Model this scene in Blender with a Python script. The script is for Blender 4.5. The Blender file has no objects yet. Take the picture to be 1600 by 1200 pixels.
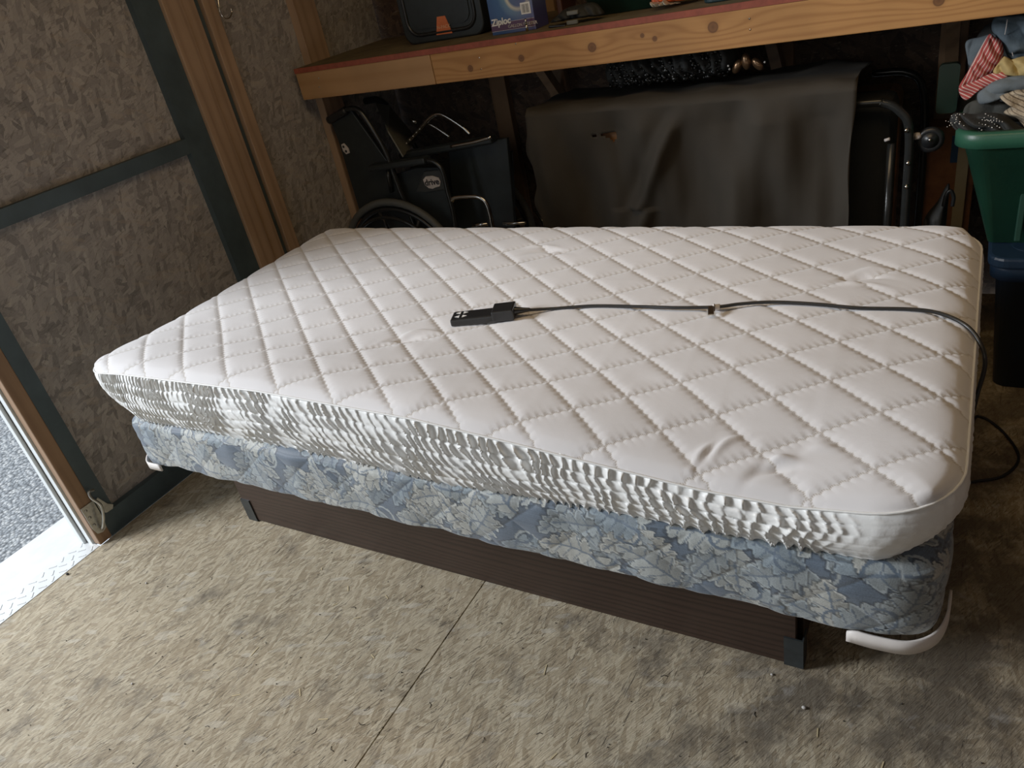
import bpy, math, random
import numpy as np
from mathutils import Vector, Matrix, Euler
random.seed(4); RNG = np.random.default_rng(4)
S = bpy.context.scene; COL = S.collection

# ------------------------------------------------------------------ camera
CM = [[0.8611449281527198, -0.0962912429545919, 0.49915669808899366],
      [0.4714030646301876, 0.5187929237599576, -0.7131851463076486],
      [-0.19028547862123948, 0.849459768786524, 0.49214788208325266]]
CP = (2.0120776, -0.8840579, 1.4631930)
FPX, PX, PY = 1188.96, 793.1, 593.97
cd = bpy.data.cameras.new('camera'); cam = bpy.data.objects.new('camera', cd); COL.objects.link(cam)
m = Matrix(CM).to_4x4(); m.translation = Vector(CP); cam.matrix_world = m
cd.sensor_fit = 'HORIZONTAL'; cd.sensor_width = 36; cd.lens = FPX*36/1600
cd.shift_x = (800-PX)/1600; cd.shift_y = (PY-600)/1600; cd.clip_start = .02; cd.clip_end = 200
S.camera = cam
MCM = Matrix(CM)
def at(u, v, ax, val):          # the place point seen at photo pixel (u,v) that lies on the plane axis=val
    d = MCM @ Vector(((u-PX)/FPX, -(v-PY)/FPX, -1)); c = Vector(CP)
    return c + d*((val-c[ax])/d[ax])

# ------------------------------------------------------------------ node helpers
class NT:
    def __init__(s, name):
        s.m = bpy.data.materials.new(name); s.m.use_nodes = True; s.t = s.m.node_tree
        s.b = s.t.nodes['Principled BSDF']; s.L = s.t.links
    def n(s, typ, **kw):
        nd = s.t.nodes.new('ShaderNode'+typ)
        for k, v in kw.items(): setattr(nd, k, v)
        return nd
    def put(s, sock, v):
        if hasattr(v, 'is_output') or isinstance(v, bpy.types.NodeSocket): s.L.new(v, sock)
        else:
            if hasattr(sock, 'default_value'):
                try: sock.default_value = v
                except Exception: sock.default_value = tuple(v)+(1,)
    def math(s, op, a, b=None, c=None, clamp=False):
        nd = s.n('Math', operation=op); nd.use_clamp = clamp
        s.put(nd.inputs[0], a)
        if b is not None: s.put(nd.inputs[1], b)
        if c is not None: s.put(nd.inputs[2], c)
        return nd.outputs[0]
    def vmath(s, op, a, b=None):
        nd = s.n('VectorMath', operation=op); s.put(nd.inputs[0], a)
        if b is not None: s.put(nd.inputs[1], b)
        return nd.outputs[0]
    def mix(s, f, a, b, blend='MIX'):
        nd = s.n('Mix', data_type='RGBA', blend_type=blend); s.put(nd.inputs[0], f)
        for k, v in ((6, a), (7, b)):
            if isinstance(v, (tuple, list)) and len(v) == 3: v = tuple(v)+(1,)
            s.put(nd.inputs[k], v)
        return nd.outputs[2]
    def ramp(s, f, stops, interp='LINEAR'):
        nd = s.n('ValToRGB'); r = nd.color_ramp; r.interpolation = interp
        while len(r.elements) < len(stops): r.elements.new(.5)
        for e, (p, c) in zip(r.elements, stops):
            e.position = p; e.color = (c, c, c, 1) if isinstance(c, (int, float)) else tuple(c)+(1,)
        s.put(nd.inputs[0], f); return nd.outputs[0]
    def obj(s): return s.n('TexCoord').outputs['Object']
    def geo(s): return s.n('NewGeometry').outputs['Position']
    def map(s, v, rot=(0,0,0), sc=(1,1,1), loc=(0,0,0)):
        nd = s.n('Mapping'); s.put(nd.inputs[0], v)
        nd.inputs['Rotation'].default_value = rot; nd.inputs['Scale'].default_value = sc; nd.inputs['Location'].default_value = loc
        return nd.outputs[0]
    def noise(s, v, sc, det=4, rough=.6, dist=0, out=0):
        nd = s.n('TexNoise'); s.put(nd.inputs['Vector'], v); nd.inputs['Scale'].default_value = sc
        nd.inputs['Detail'].default_value = det; nd.inputs['Roughness'].default_value = rough; nd.inputs['Distortion'].default_value = dist
        return nd.outputs[out]
    def bump(s, h, st=.5, dist=.01):
        nd = s.n('Bump'); nd.inputs['Strength'].default_value = st; nd.inputs['Distance'].default_value = dist
        s.put(nd.inputs['Height'], h); s.put(s.b.inputs['Normal'], nd.outputs[0]); return nd
    def color(s, c): s.put(s.b.inputs['Base Color'], tuple(c)+(1,) if isinstance(c, (tuple, list)) and len(c) == 3 else c)
    def set(s, **kw):
        for k, v in kw.items(): s.put(s.b.inputs[k.replace('_', ' ')], v)

def simple(name, c, rough=.6, metal=0., var=.15, sc=8, bump=0., bsc=60, spec=.5, sheen=0., coat=0.):
    t = NT(name); p = t.obj(); nz = t.noise(p, sc, 5, .65)
    f = t.ramp(nz, [(.3, 1-var), (.7, 1+var)])
    t.color(t.mix(1.0, c, f, 'MULTIPLY')); t.set(Roughness=rough, Metallic=metal)
    t.b.inputs['Specular IOR Level'].default_value = spec
    if sheen: t.b.inputs['Sheen Weight'].default_value = sheen
    if coat: t.b.inputs['Coat Weight'].default_value = coat
    if bump: t.bump(t.noise(p, bsc, 4, .6), bump, .004)
    return t.m

def osb(name, axes, stops, lo, hi, centre=0., spread=1.2, fx=9., fy=42., layers=5, fiber=.35, cracks=.5, bstr=.6, stain_shade=None, rough=.75, wobble=.012, cl=(26, 170), bd=.004, pale=((.42, .34, .26), .25)):
    t = NT(name); P = t.geo(); sep = t.n('SeparateXYZ'); t.put(sep.inputs[0], P)
    cmb = t.n('CombineXYZ'); t.L.new(sep.outputs[axes[0]], cmb.inputs[0]); t.L.new(sep.outputs[axes[1]], cmb.inputs[1])
    uv = cmb.outputs[0]
    wob = t.noise(uv, 14, 3, .5, out=1)
    wv = t.vmath('MULTIPLY', t.vmath('SUBTRACT', wob, (.5, .5, .5)), (wobble, wobble, 0))
    uvw = t.vmath('ADD', uv, wv)
    val = None; hgt = None
    for i in range(layers):
        a = centre + spread*(((i*0.618+.13) % 1)-.5)*2
        k = 1+.35*((i*.37) % 1)
        mp = t.map(uvw, (0, 0, a), (fx*k, fy*k, 1), (3.1*i, 7.7*i, 0))
        # rotate first, then scale along the flake
        mp = t.map(t.map(uvw, (0, 0, a)), (0, 0, 0), (fx*k, fy*k, 1), (3.1*i, 7.7*i, 0))
        vo = t.n('TexVoronoi', voronoi_dimensions='2D'); t.put(vo.inputs['Vector'], mp); vo.inputs['Scale'].default_value = 1; vo.inputs['Randomness'].default_value = 1
        sc_ = t.n('SeparateColor'); t.put(sc_.inputs[0], vo.outputs['Color'])
        fib = t.noise(t.map(mp, (0, 0, 0), (1.2, 1.6, 1)), 2.2, 4, .7)
        v = t.math('ADD', t.math('MULTIPLY', sc_.outputs[0], 1-fiber), t.math('MULTIPLY', fib, fiber))
        if val is None: val = v; hgt = t.math('MULTIPLY', sc_.outputs[1], .4)
        else:
            msk = t.math('GREATER_THAN', sc_.outputs[1], .56)
            mx = t.n('Mix', data_type='FLOAT'); t.put(mx.inputs[0], msk); t.put(mx.inputs[2], val); t.put(mx.inputs[3], v); val = mx.outputs[0]
            mh = t.n('Mix', data_type='FLOAT'); t.put(mh.inputs[0], msk); t.put(mh.inputs[2], hgt); t.put(mh.inputs[3], t.math('ADD', .2+.1*i, t.math('MULTIPLY', sc_.outputs[2], .5))); hgt = mh.outputs[0]
    f = t.math('ADD', lo, t.math('MULTIPLY', val, hi-lo))
    c = t.ramp(f, stops)
    big = t.noise(uv, 2.3, 4, .6)
    c = t.mix(1., c, t.ramp(big, [(.3, .92), (.7, 1.06)]), 'MULTIPLY')
    ck = t.noise(t.map(t.map(uvw, (0, 0, centre+.2)), (0, 0, 0), (cl[0], cl[1], 1)), 1., 4, .7, .8)
    ckm = t.math('MULTIPLY', t.ramp(ck, [(.405, 1), (.445, 0)]), t.ramp(t.noise(uv, 11, 3, .6), [(.38, .25), (.62, 1)]))
    ck3 = t.noise(t.map(t.map(uvw, (0, 0, centre-.25)), (0, 0, 0), (cl[0]*.42, cl[1]*.75, 1), (9, 1, 0)), 1., 3, .6, 1.2)
    ckm = t.math('MAXIMUM', ckm, t.ramp(ck3, [(.335, 1), (.365, 0)]))
    c = t.mix(t.math('MULTIPLY', ckm, cracks), c, (.06, .045, .03))
    ck2 = t.noise(t.map(t.map(uvw, (0, 0, centre-.35)), (0, 0, 0), (cl[0]*1.2, cl[1]*1.2, 1), (5, 3, 0)), 1., 4, .7, .8)
    c = t.mix(t.math('MULTIPLY', t.ramp(ck2, [(.6, 0), (.68, 1)]), cracks*.8), c, (.62, .55, .42))
    pv = t.n('TexVoronoi', voronoi_dimensions='2D'); t.put(pv.inputs['Vector'], t.map(t.map(uvw, (0, 0, centre+.9)), (0, 0, 0), (24, 70, 1), (2, 8, 0))); pv.inputs['Scale'].default_value = 1
    ps = t.n('SeparateColor'); t.put(ps.inputs[0], pv.outputs['Color'])
    c = t.mix(t.math('MULTIPLY', t.math('GREATER_THAN', ps.outputs[0], .93), t.math('MULTIPLY', ps.outputs[1], .45)), c, (.62, .57, .47)) if stain_shade else t.mix(t.math('MULTIPLY', t.math('GREATER_THAN', ps.outputs[0], .90), pale[1]), c, pale[0])
    if stain_shade: c = stain_shade(t, uv, c, sep)
    t.color(c); t.set(Roughness=rough); t.b.inputs['Specular IOR Level'].default_value = .3
    h = t.math('ADD', t.math('MULTIPLY', hgt, .8), t.math('ADD', t.math('MULTIPLY', ck, 1.0), t.math('MULTIPLY', val, .5)))
    t.bump(h, bstr, bd); return t.m

def floor_stain_shade(t, uv, c, sep):  # stain noise plus painted shade, deepening toward the bed's right end
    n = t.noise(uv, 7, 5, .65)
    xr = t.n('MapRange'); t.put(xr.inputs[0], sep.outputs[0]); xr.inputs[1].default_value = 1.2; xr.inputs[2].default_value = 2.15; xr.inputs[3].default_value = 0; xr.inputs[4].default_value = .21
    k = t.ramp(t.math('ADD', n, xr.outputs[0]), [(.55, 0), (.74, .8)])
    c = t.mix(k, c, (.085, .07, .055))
    g = t.noise(t.map(uv, loc=(4, 9, 0)), 16, 3, .6)
    c = t.mix(t.ramp(g, [(.64, 0), (.74, .4)]), c, (.46, .44, .40))
    sp = t.noise(t.map(uv, loc=(1, 2, 0)), 120, 1, .5)
    return t.mix(t.ramp(sp, [(.76, 0), (.79, .85)]), c, (.02, .018, .015))
OSB_FLOOR = osb('osb floor', (0, 1), [(0, (.15, .105, .06)), (.3, (.33, .26, .165)), (.6, (.475, .395, .27)), (1, (.66, .58, .42))], .10, .93, centre=-1.28, spread=.95, layers=6, fx=21, fy=95, fiber=.45, cracks=.85, bstr=.9, stain_shade=floor_stain_shade, rough=.6, wobble=.004, cl=(27, 250), bd=.004)
OSB_WALL = osb('osb wall side', (1, 2), [(0, (.12, .115, .12)), (.35, (.285, .265, .25)), (.7, (.41, .375, .345)), (1, (.58, .53, .47))], .05, .85, centre=-.5, spread=1.5, layers=6, fx=18, fy=60, cracks=.4, bstr=.5)  # flake tones greyed and lifted, pale haze put into the colour
OSB_BACK = osb('osb wall back', (0, 2), [(0, (.025, .016, .012)), (.35, (.07, .045, .032)), (.7, (.12, .08, .055)), (1, (.18, .13, .09))], .05, .8, centre=.2, spread=1.5, fx=12, fy=42, cracks=.35, bstr=.4, pale=((.16, .11, .07), .3))  # flake tones lowered, shadow under the shelf put into the colour

def pine(name, c1, c2, long_axis, knots=(), dark=(.12, .05, .02), ring=34, rough=.6):
    """knots: (x, z, r) in the place's own metres on a face spanned by x and z"""
    t = NT(name); P = t.geo(); sep = t.n('SeparateXYZ'); t.put(sep.inputs[0], P)
    ax = {'x': 0, 'y': 1, 'z': 2}[long_axis]
    sc = [1., 1., 1.]; sc[ax] = .09
    z = sep.outputs[2]; kd = None
    warp = t.math('MULTIPLY', t.math('SUBTRACT', t.noise(t.map(P, (0,0,0), tuple(s*5 for s in sc)), 1.5, 3, .5), .5), .10)
    ringc = None
    vec = P
    if knots:
        off = 0.
        for (kx, kz, r) in knots:
            dx = t.math('MULTIPLY', t.math('SUBTRACT', sep.outputs[0], kx), .32); dz = t.math('SUBTRACT', z, kz)
            d2 = t.math('ADD', t.math('MULTIPLY', dx, dx), t.math('MULTIPLY', dz, dz))
            e = t.math('EXPONENT', t.math('MULTIPLY', d2, -1/(2*(r*1.9)**2)))
            off = t.math('ADD', off, t.math('MULTIPLY', e, r*2.6))
            dx1 = t.math('SUBTRACT', sep.outputs[0], kx)
            dd = t.math('SQRT', t.math('ADD', t.math('MULTIPLY', dx1, dx1), t.math('MULTIPLY', dz, dz)))
            kk = t.ramp(t.math('DIVIDE', dd, r*2), [(0, .95), (.35, .8), (.5, .95), (.62, .15), (1, 0)])
            kd = kk if kd is None else t.math('MAXIMUM', kd, kk)
        warp = t.math('ADD', warp, off)
    o = {'x': 2, 'y': 2, 'z': 1}[long_axis]
    s = t.math('ADD', t.math('ADD', sep.outputs[o], warp), t.math('MULTIPLY', sep.outputs[0 if long_axis != 'x' else 1], .5))
    w = t.math('SINE', t.math('MULTIPLY', s, ring*6.28))
    w = t.math('POWER', t.math('ADD', t.math('MULTIPLY', w, .5), .5), 2.5)
    fine = t.noise(t.map(P, (0,0,0), tuple(4 if k == ax else 160 for k in range(3))), 1, 3, .6)
    f = t.math('ADD', t.math('MULTIPLY', w, .55), t.math('MULTIPLY', fine, .5), clamp=True)
    c = t.mix(f, c1, c2)
    big = t.noise(P, 3.5, 3, .6); c = t.mix(1., c, t.ramp(big, [(.3, .85), (.7, 1.12)]), 'MULTIPLY')
    if kd is not None: c = t.mix(kd, c, dark)
    t.color(c); t.set(Roughness=rough); t.b.inputs['Specular IOR Level'].default_value = .35
    t.bump(f, .12, .002); return t.m
kn = []
for u, v, r in ((735, 107, .010), (814.5, 91, .010), (925, 74, .013), (1003.5, 55.6, .006), (1023, 60.5, .007), (1114, 42.6, .014), (1467, 1, .012), (1350, -8, .01)):
    q = at(u, v, 1, 1.53); kn.append((q.x, q.z, r))
PINE_BEAM = pine('pine beam', (.50, .255, .085), (.33, .145, .045), 'x', kn, ring=42)
PINE_BEAM2 = pine('pine beam left', (.44, .25, .115), (.36, .19, .08), 'x', ring=16)
PINE_POST = pine('weathered pine post', (.42, .28, .18), (.28, .18, .115), 'z', ring=22)
PINE_JAMB = pine('door jamb pine', (.30, .185, .11), (.22, .13, .075), 'z', ring=30)
PINE_DARK = pine('dark pine brace', (.26, .16, .09), (.18, .11, .06), 'z', ring=20)
VENEER = pine('dark walnut veneer', (.042, .024, .017), (.018, .011, .008), 'x', ring=60, rough=.42)

STEEL_DARK = simple('dark painted steel frame', (.050, .075, .088), .55, 0, .25, 6, .15)
GALV = NT('galvanised metal'); _p = GALV.geo(); GALV.color(GALV.mix(GALV.noise(_p, 9, 5, .7), (.50, .52, .52), (.85, .87, .87))); GALV.set(Roughness=.45, Metallic=.25); GALV = GALV.m
ZINC = simple('zinc hardware', (.42, .41, .37), .35, .85, .25, 60)
CHROME = simple('chromed steel', (.62, .60, .56), .2, 1, .1, 30)
WHITE_TRIM = simple('white vinyl trim', (.68, .72, .73), .5, 0, .08, 5)
BLACK_RUBBER = simple('black rubber gasket', (.012, .012, .012), .8, 0, .2)
BLACK_PLASTIC = simple('black plastic', (.012, .013, .014), .35, 0, .25, 20)
BLACK_VINYL = simple('black vinyl', (.014, .019, .021), .45, 0, .3, 12, .15, 30)
GREY_VINYL = simple('grey vinyl back', (.13, .135, .12), .6, 0, .2, 12)
DARK_METAL = simple('dark bracket metal', (.030, .036, .038), .4, .3, .25, 30)
BLACK_TUBE = simple('black enamelled tube', (.025, .027, .027), .22, .3, .2, 14)
TYRE = simple('grey rubber tyre', (.075, .08, .078), .6, 0, .2, 10)
BLACK_FOAM = simple('black foam', (.008, .010, .010), .9, 0, .3, 10, .2, 40)
WHITE_PLASTIC = simple('white plastic', (.75, .70, .66), .4, 0, .05)
WHITE_INK = simple('white ink', (.80, .80, .78), .6, 0, .05)
PALE_LABEL = simple('pale worn sticker', (.55, .50, .47), .6, 0, .2, 30)
DARK_INK = simple('dark ink', (.02, .02, .025), .6, 0, .05)
ORANGE_LABEL = simple('orange label', (.62, .15, .045), .5, 0, .12, 40)
CREAM_INK = simple('cream ink', (.72, .42, .24), .6, 0, .05)
GREEN_PLASTIC = simple('green tote plastic', (.022, .095, .055), .38, 0, .2, 5, .1, 200)
DARK_GREEN = simple('dark green plastic', (.012, .045, .030), .4, 0, .25, 5)
PALE_GREEN = simple('pale green translucent plastic', (.006, .016, .011), .3, 0, .25, 5)
NAVY_PLASTIC = simple('navy tote plastic', (.012, .028, .055), .4, 0, .2, 5)
TEAL_PLASTIC = simple('dark teal lid plastic', (.010, .032, .042), .4, 0, .2, 5)
RED_PAINT = simple('faded red painted plywood edge', (.25, .055, .03), .7, 0, .25, 25, .2, 80)
PLY_TOP = simple('dusty olive plywood', (.12, .095, .05), .8, 0, .35, 12, .2, 60)
CARD = simple('brown corrugated card', (.22, .10, .04), .8, 0, .2, 20)
CREAM_BOARD = simple('cream board', (.38, .33, .22), .7, 0, .1)
BLUE_LABEL = simple('blue label', (.012, .06, .14), .5, 0, .1)
BLACK_NYLON = simple('black nylon', (.012, .013, .012), .75, 0, .3, 12, .3, 60)
SEQUIN = simple('glossy black sequins', (.010, .010, .009), .12, .3, .3, 40)
BRONZE = simple('bronze foil', (.26, .15, .08), .25, .8, .3, 30)
PEARL = simple('pale shiny bead', (.75, .72, .66), .15, .3, .1)
STONE = simple('pale pebble', (.5, .48, .45), .6, 0, .2)
SILVER = simple('silver socket steel', (.7, .68, .62), .2, 1, .1, 30)
ORANGE_BAG = simple('orange plastic film', (.75, .13, .04), .3, 0, .25, 30)
CLEAR_BAG = simple('crumpled clear film', (.42, .40, .34), .2, .1, .4, 60, .6, 60)
GRAVEL = NT('grey gravel'); _p = GRAVEL.geo()
_v = GRAVEL.n('TexVoronoi'); GRAVEL.put(_v.inputs['Vector'], _p); _v.inputs['Scale'].default_value = 75
_sc = GRAVEL.n('SeparateColor'); GRAVEL.put(_sc.inputs[0], _v.outputs['Color'])
GRAVEL.color(GRAVEL.mix(GRAVEL.ramp(_v.outputs['Distance'], [(.3, 0), (.8, .8)]), GRAVEL.ramp(_sc.outputs[0], [(0, (.16, .175, .19)), (.5, (.28, .30, .32)), (1, (.46, .47, .47))]), (.03, .035, .04)))
GRAVEL.bump(GRAVEL.math('SUBTRACT', 1., _v.outputs['Distance']), .8, .01); GRAVEL.set(Roughness=.8); GRAVEL = GRAVEL.m
# diamond tread
DP = NT('diamond tread plate'); _p = DP.geo()
_n = DP.noise(_p, 12, 5, .7); DP.color(DP.mix(_n, (.60, .62, .62), (.85, .86, .86))); DP.set(Roughness=.45, Metallic=.3); DP = DP.m

# quilted cotton: UV holds the diamond lattice
QC = NT('white quilted cotton'); uvn = QC.n('UVMap'); uvn.uv_map = 'quilt'; sp = QC.n('SeparateXYZ'); QC.put(sp.inputs[0], uvn.outputs[0])
def _ln(s_, t_):
    zig = QC.math('MULTIPLY', QC.math('ABSOLUTE', QC.math('SINE', QC.math('MULTIPLY', t_, 3.14159*7))), .035)
    f = QC.math('ABSOLUTE', QC.math('SUBTRACT', QC.math('FRACT', QC.math('ADD', QC.math('ADD', s_, zig), .5)), .5))
    dash = QC.math('GREATER_THAN', QC.math('SINE', QC.math('MULTIPLY', t_, 6.283*32)), -.2)
    return f, QC.math('MULTIPLY', QC.math('LESS_THAN', f, .016), dash)
f1, d1 = _ln(sp.outputs[0], sp.outputs[1]); f2, d2 = _ln(sp.outputs[1], sp.outputs[0])
fm = QC.math('MINIMUM', f1, f2); dash = QC.math('MAXIMUM', d1, d2)
cc = QC.ramp(fm, [(0, (.70, .67, .64)), (.03, (.765, .755, .76)), (.12, (.785, .775, .785))])
cc = QC.mix(QC.math('MULTIPLY', dash, .5), cc, (.36, .31, .26))
wn = QC.noise(QC.geo(), 5, 3, .5); cc = QC.mix(1., cc, QC.ramp(wn, [(.3, .96), (.7, 1.03)]), 'MULTIPLY')
QC.color(cc); QC.set(Roughness=.9); QC.b.inputs['Sheen Weight'].default_value = .25; QC.b.inputs['Specular IOR Level'].default_value = .15
fz = QC.noise(QC.geo(), 350, 3, .7); fz2 = QC.noise(QC.geo(), 45, 3, .6)
hh = QC.math('ADD', QC.ramp(fm, [(0, 0), (.05, .7), (.12, 1)]), QC.math('ADD', QC.math('MULTIPLY', fz, .12), QC.math('MULTIPLY', fz2, .25)))
QC.bump(hh, .4, .0025); QC = QC.m
SK = NT('gathered white satin skirt'); _n = SK.noise(SK.geo(), 60, 4, .6)
SK.color(SK.mix(_n, (.83, .845, .83), (.90, .905, .89))); SK.set(Roughness=.42); SK.b.inputs['Sheen Weight'].default_value = .2; SK.bump(_n, .25, .003); SK = SK.m
FL = NT('blue damask ticking'); ca = FL.n('VertexColor'); ca.layer_name = 'damask'
_n = FL.noise(FL.geo(), 500, 2, .6); FL.color(FL.mix(1., ca.outputs[0], FL.ramp(_n, [(.3, .8), (.7, 1.2)]), 'MULTIPLY')); FL.set(Roughness=.6); FL.b.inputs['Sheen Weight'].default_value = .3
_bw = FL.n('RGBToBW'); FL.put(_bw.inputs[0], ca.outputs[0]); FL.bump(FL.math('ADD', _bw.outputs[0], FL.math('MULTIPLY', _n, .3)), .35, .003); FL = FL.m
TARP = NT('dark olive cover cloth'); _p = TARP.geo(); TARP.color(TARP.mix(TARP.noise(_p, 5, 5, .65), (.021, .0175, .0125), (.041, .034, .024)))
TARP.set(Roughness=.85); TARP.bump(TARP.noise(_p, 500, 2, .5), .15, .002); TARP = TARP.m
def cloth(name, c1, c2, sc=10, rough=.85, waves=None, bump=.3):
    t = NT(name); p = t.obj()
    if waves:
        axis, freq, c3, wid = waves
        dt = t.n('VectorMath', operation='DOT_PRODUCT'); t.put(dt.inputs[0], t.vmath('ADD', p, t.vmath('MULTIPLY', t.noise(p, 9, 2, .5, out=1), (.012, .012, .012)))); dt.inputs[1].default_value = axis
        w = t.math('GREATER_THAN', t.math('SINE', t.math('MULTIPLY', dt.outputs['Value'], freq*6.283)), wid)
        c = t.mix(w, t.mix(t.noise(p, sc, 4, .6), c1, c2), c3)
    else: c = t.mix(t.noise(p, sc, 4, .6), c1, c2)
    t.color(c); t.set(Roughness=rough); t.bump(t.noise(p, 180, 3, .6), bump, .004); return t.m
DENIM = cloth('blue denim', (.045, .068, .088), (.085, .118, .142), 20)
DENIM2 = cloth('faded denim', (.085, .108, .125), (.15, .18, .195), 25)
STRIPE = cloth('red striped cotton', (.36, .045, .04), (.44, .07, .06), 12, waves=((.93, 0, -.36), 125, (.70, .48, .42), .62))
STRIPE2 = cloth('red striped cuff cotton', (.36, .045, .04), (.44, .07, .06), 12, waves=((.45, 0, .89), 125, (.70, .48, .42), .62))
YELLOW = cloth('yellow cotton', (.38, .27, .09), (.52, .39, .16), 14)
KNIT = cloth('beige rib knit', (.38, .30, .20), (.50, .41, .29), 60, waves=((.5, 0, .86), 110, (.16, .12, .08), .72), bump=.8)
DARKC = cloth('black cotton', (.012, .014, .014), (.03, .03, .028), 14)

# ------------------------------------------------------------------ mesh helpers
def props(o, label=None, cat=None, group=None, kind=None):
    if label: o['label'] = label
    if cat: o['category'] = cat
    if group: o['group'] = group
    if kind: o['kind'] = kind
    return o
def wloc(o):
    v = Vector((0, 0, 0))
    while o is not None: v += o.location; o = o.parent
    return v
def empty(name, loc, label, cat, group=None):
    o = bpy.data.objects.new(name, None); o.location = loc; o.empty_display_size = .05; COL.objects.link(o)
    return props(o, label, cat, group)
class MB:
    def __init__(s): s.v = []; s.f = []; s.smooth = []; s.uv = None
    def add(s, vs, fs, sm=False):
        b = len(s.v); s.v += [tuple(x) for x in vs]
        for f in fs: s.f.append(tuple(b+i for i in f)); s.smooth.append(sm)
        return s
    def box(s, x0, x1, y0, y1, z0, z1, bev=0., M=None):
        if bev > 0:
            import bmesh
            bm = bmesh.new(); bmesh.ops.create_cube(bm, size=1)
            for v in bm.verts: v.co = Vector(((x0+x1)/2+v.co.x*(x1-x0), (y0+y1)/2+v.co.y*(y1-y0), (z0+z1)/2+v.co.z*(z1-z0)))
            bmesh.ops.bevel(bm, geom=bm.edges[:]+bm.verts[:], offset=bev, segments=2, affect='EDGES', profile=.5)
            bm.verts.index_update(); vs = [v.co.copy() for v in bm.verts]; fs = [[v.index for v in f.verts] for f in bm.faces]; bm.free()
        else:
            vs = [Vector(q) for q in ((x0,y0,z0),(x1,y0,z0),(x1,y1,z0),(x0,y1,z0),(x0,y0,z1),(x1,y0,z1),(x1,y1,z1),(x0,y1,z1))]
            fs = [(3,2,1,0),(4,5,6,7),(0,1,5,4),(1,2,6,5),(2,3,7,6),(3,0,4,7)]
        if M is not None: vs = [M @ v for v in vs]
        return s.add(vs, fs, False)
    def tube(s, pts, r, n=10, smooth_pts=True, closed=False, flat=1.):
        pts = [Vector(p) for p in pts]
        if smooth_pts and len(pts) > 2: pts = spline(pts, closed)
        rr = r if callable(r) else (lambda t: r)
        rings = []; N = len(pts); up = None
        for i, p in enumerate(pts):
            a = pts[(i-1) % N] if (i > 0 or closed) else p; b = pts[(i+1) % N] if (i < N-1 or closed) else p
            d = (b-a).normalized()
            if up is None: up = Vector((0, 0, 1)) if abs(d.z) < .9 else Vector((1, 0, 0))
            x = d.cross(up).normalized(); up = x.cross(d).normalized()
            R = rr(i/max(1, N-1))
            rings.append([p+x*math.cos(2*math.pi*k/n)*R+up*math.sin(2*math.pi*k/n)*R*flat for k in range(n)])
        vs = [q for g in rings for q in g]; fs = []
        for i in range(N if closed else N-1):
            j = (i+1) % N
            for k in range(n): fs.append((i*n+k, i*n+(k+1) % n, j*n+(k+1) % n, j*n+k))
        if not closed: fs.append(tuple(range(n))[::-1]); fs.append(tuple((N-1)*n+k for k in range(n)))
        return s.add(vs, fs, True)
    def prism(s, poly, axis, a, b, sm=False):
        """poly: 2-D points in the other two axes, extruded from a to b along axis"""
        def mk(p, w):
            q = list(p); q.insert(axis, w); return q
        n = len(poly); vs = [mk(p, a) for p in poly]+[mk(p, b) for p in poly]
        fs = [tuple(range(n)), tuple(range(n, 2*n))[::-1]]+[(i, (i+1) % n, n+(i+1) % n, n+i) for i in range(n)]
        return s.add(vs, fs, sm)
    def disc(s, c, nrm, r, n=20, th=.002):
        nrm = Vector(nrm).normalized(); return s.tube([Vector(c), Vector(c)+nrm*th], r, n, False)
    def ball(s, c, r, sx=1, sy=1, sz=1, n=8, M=None):
        vs = []; fs = []
        for i in range(n+1):
            th = math.pi*i/n
            for k in range(2*n):
                ph = math.pi*k/n
                q = Vector((math.sin(th)*math.cos(ph)*r*sx, math.sin(th)*math.sin(ph)*r*sy, math.cos(th)*r*sz))
                if M is not None: q = M @ q
                vs.append(Vector(c)+q)
        for i in range(n):
            for k in range(2*n): fs.append((i*2*n+k, (i+1)*2*n+k, (i+1)*2*n+(k+1) % (2*n), i*2*n+(k+1) % (2*n)))
        return s.add(vs, fs, True)
    def grid(s, P, sm=True, wrap=False):
        """P[i][j] points"""
        n = len(P); mth = len(P[0]); vs = [q for r in P for q in r]; fs = []
        for i in range(n-1):
            for j in range(mth if wrap else mth-1):
                jj = (j+1) % mth; fs.append((i*mth+j, i*mth+jj, (i+1)*mth+jj, (i+1)*mth+j))
        return s.add(vs, fs, sm)
    def build(s, name, mat, parent=None, label=None, cat=None, group=None, kind=None, mods=(), base=True):
        xs = np.array(s.v, dtype=float); c = Vector(((xs[:,0].min()+xs[:,0].max())/2, (xs[:,1].min()+xs[:,1].max())/2, xs[:,2].min()))
        me = bpy.data.meshes.new(name); me.from_pydata((xs-np.array(c)).tolist(), [], s.f); me.update()
        import bmesh
        if len(s.f) < 60000:
            bm = bmesh.new(); bm.from_mesh(me); bmesh.ops.recalc_face_normals(bm, faces=bm.faces[:]); bm.to_mesh(me); bm.free()
        me.polygons.foreach_set('use_smooth', s.smooth)
        me.materials.append(mat); o = bpy.data.objects.new(name, me); COL.objects.link(o)
        if parent is not None: o.parent = parent; o.location = c-wloc(parent)
        else: o.location = c
        for md in mods:
            if md[0] == 'bevel': mm = o.modifiers.new('b', 'BEVEL'); mm.width = md[1]; mm.segments = 2; mm.limit_method = 'ANGLE'
            if md[0] == 'solid': mm = o.modifiers.new('s', 'SOLIDIFY'); mm.thickness = md[1]; mm.offset = 0
            if md[0] == 'sub': mm = o.modifiers.new('u', 'SUBSURF'); mm.levels = mm.render_levels = md[1]
        return props(o, label, cat, group, kind)
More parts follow.
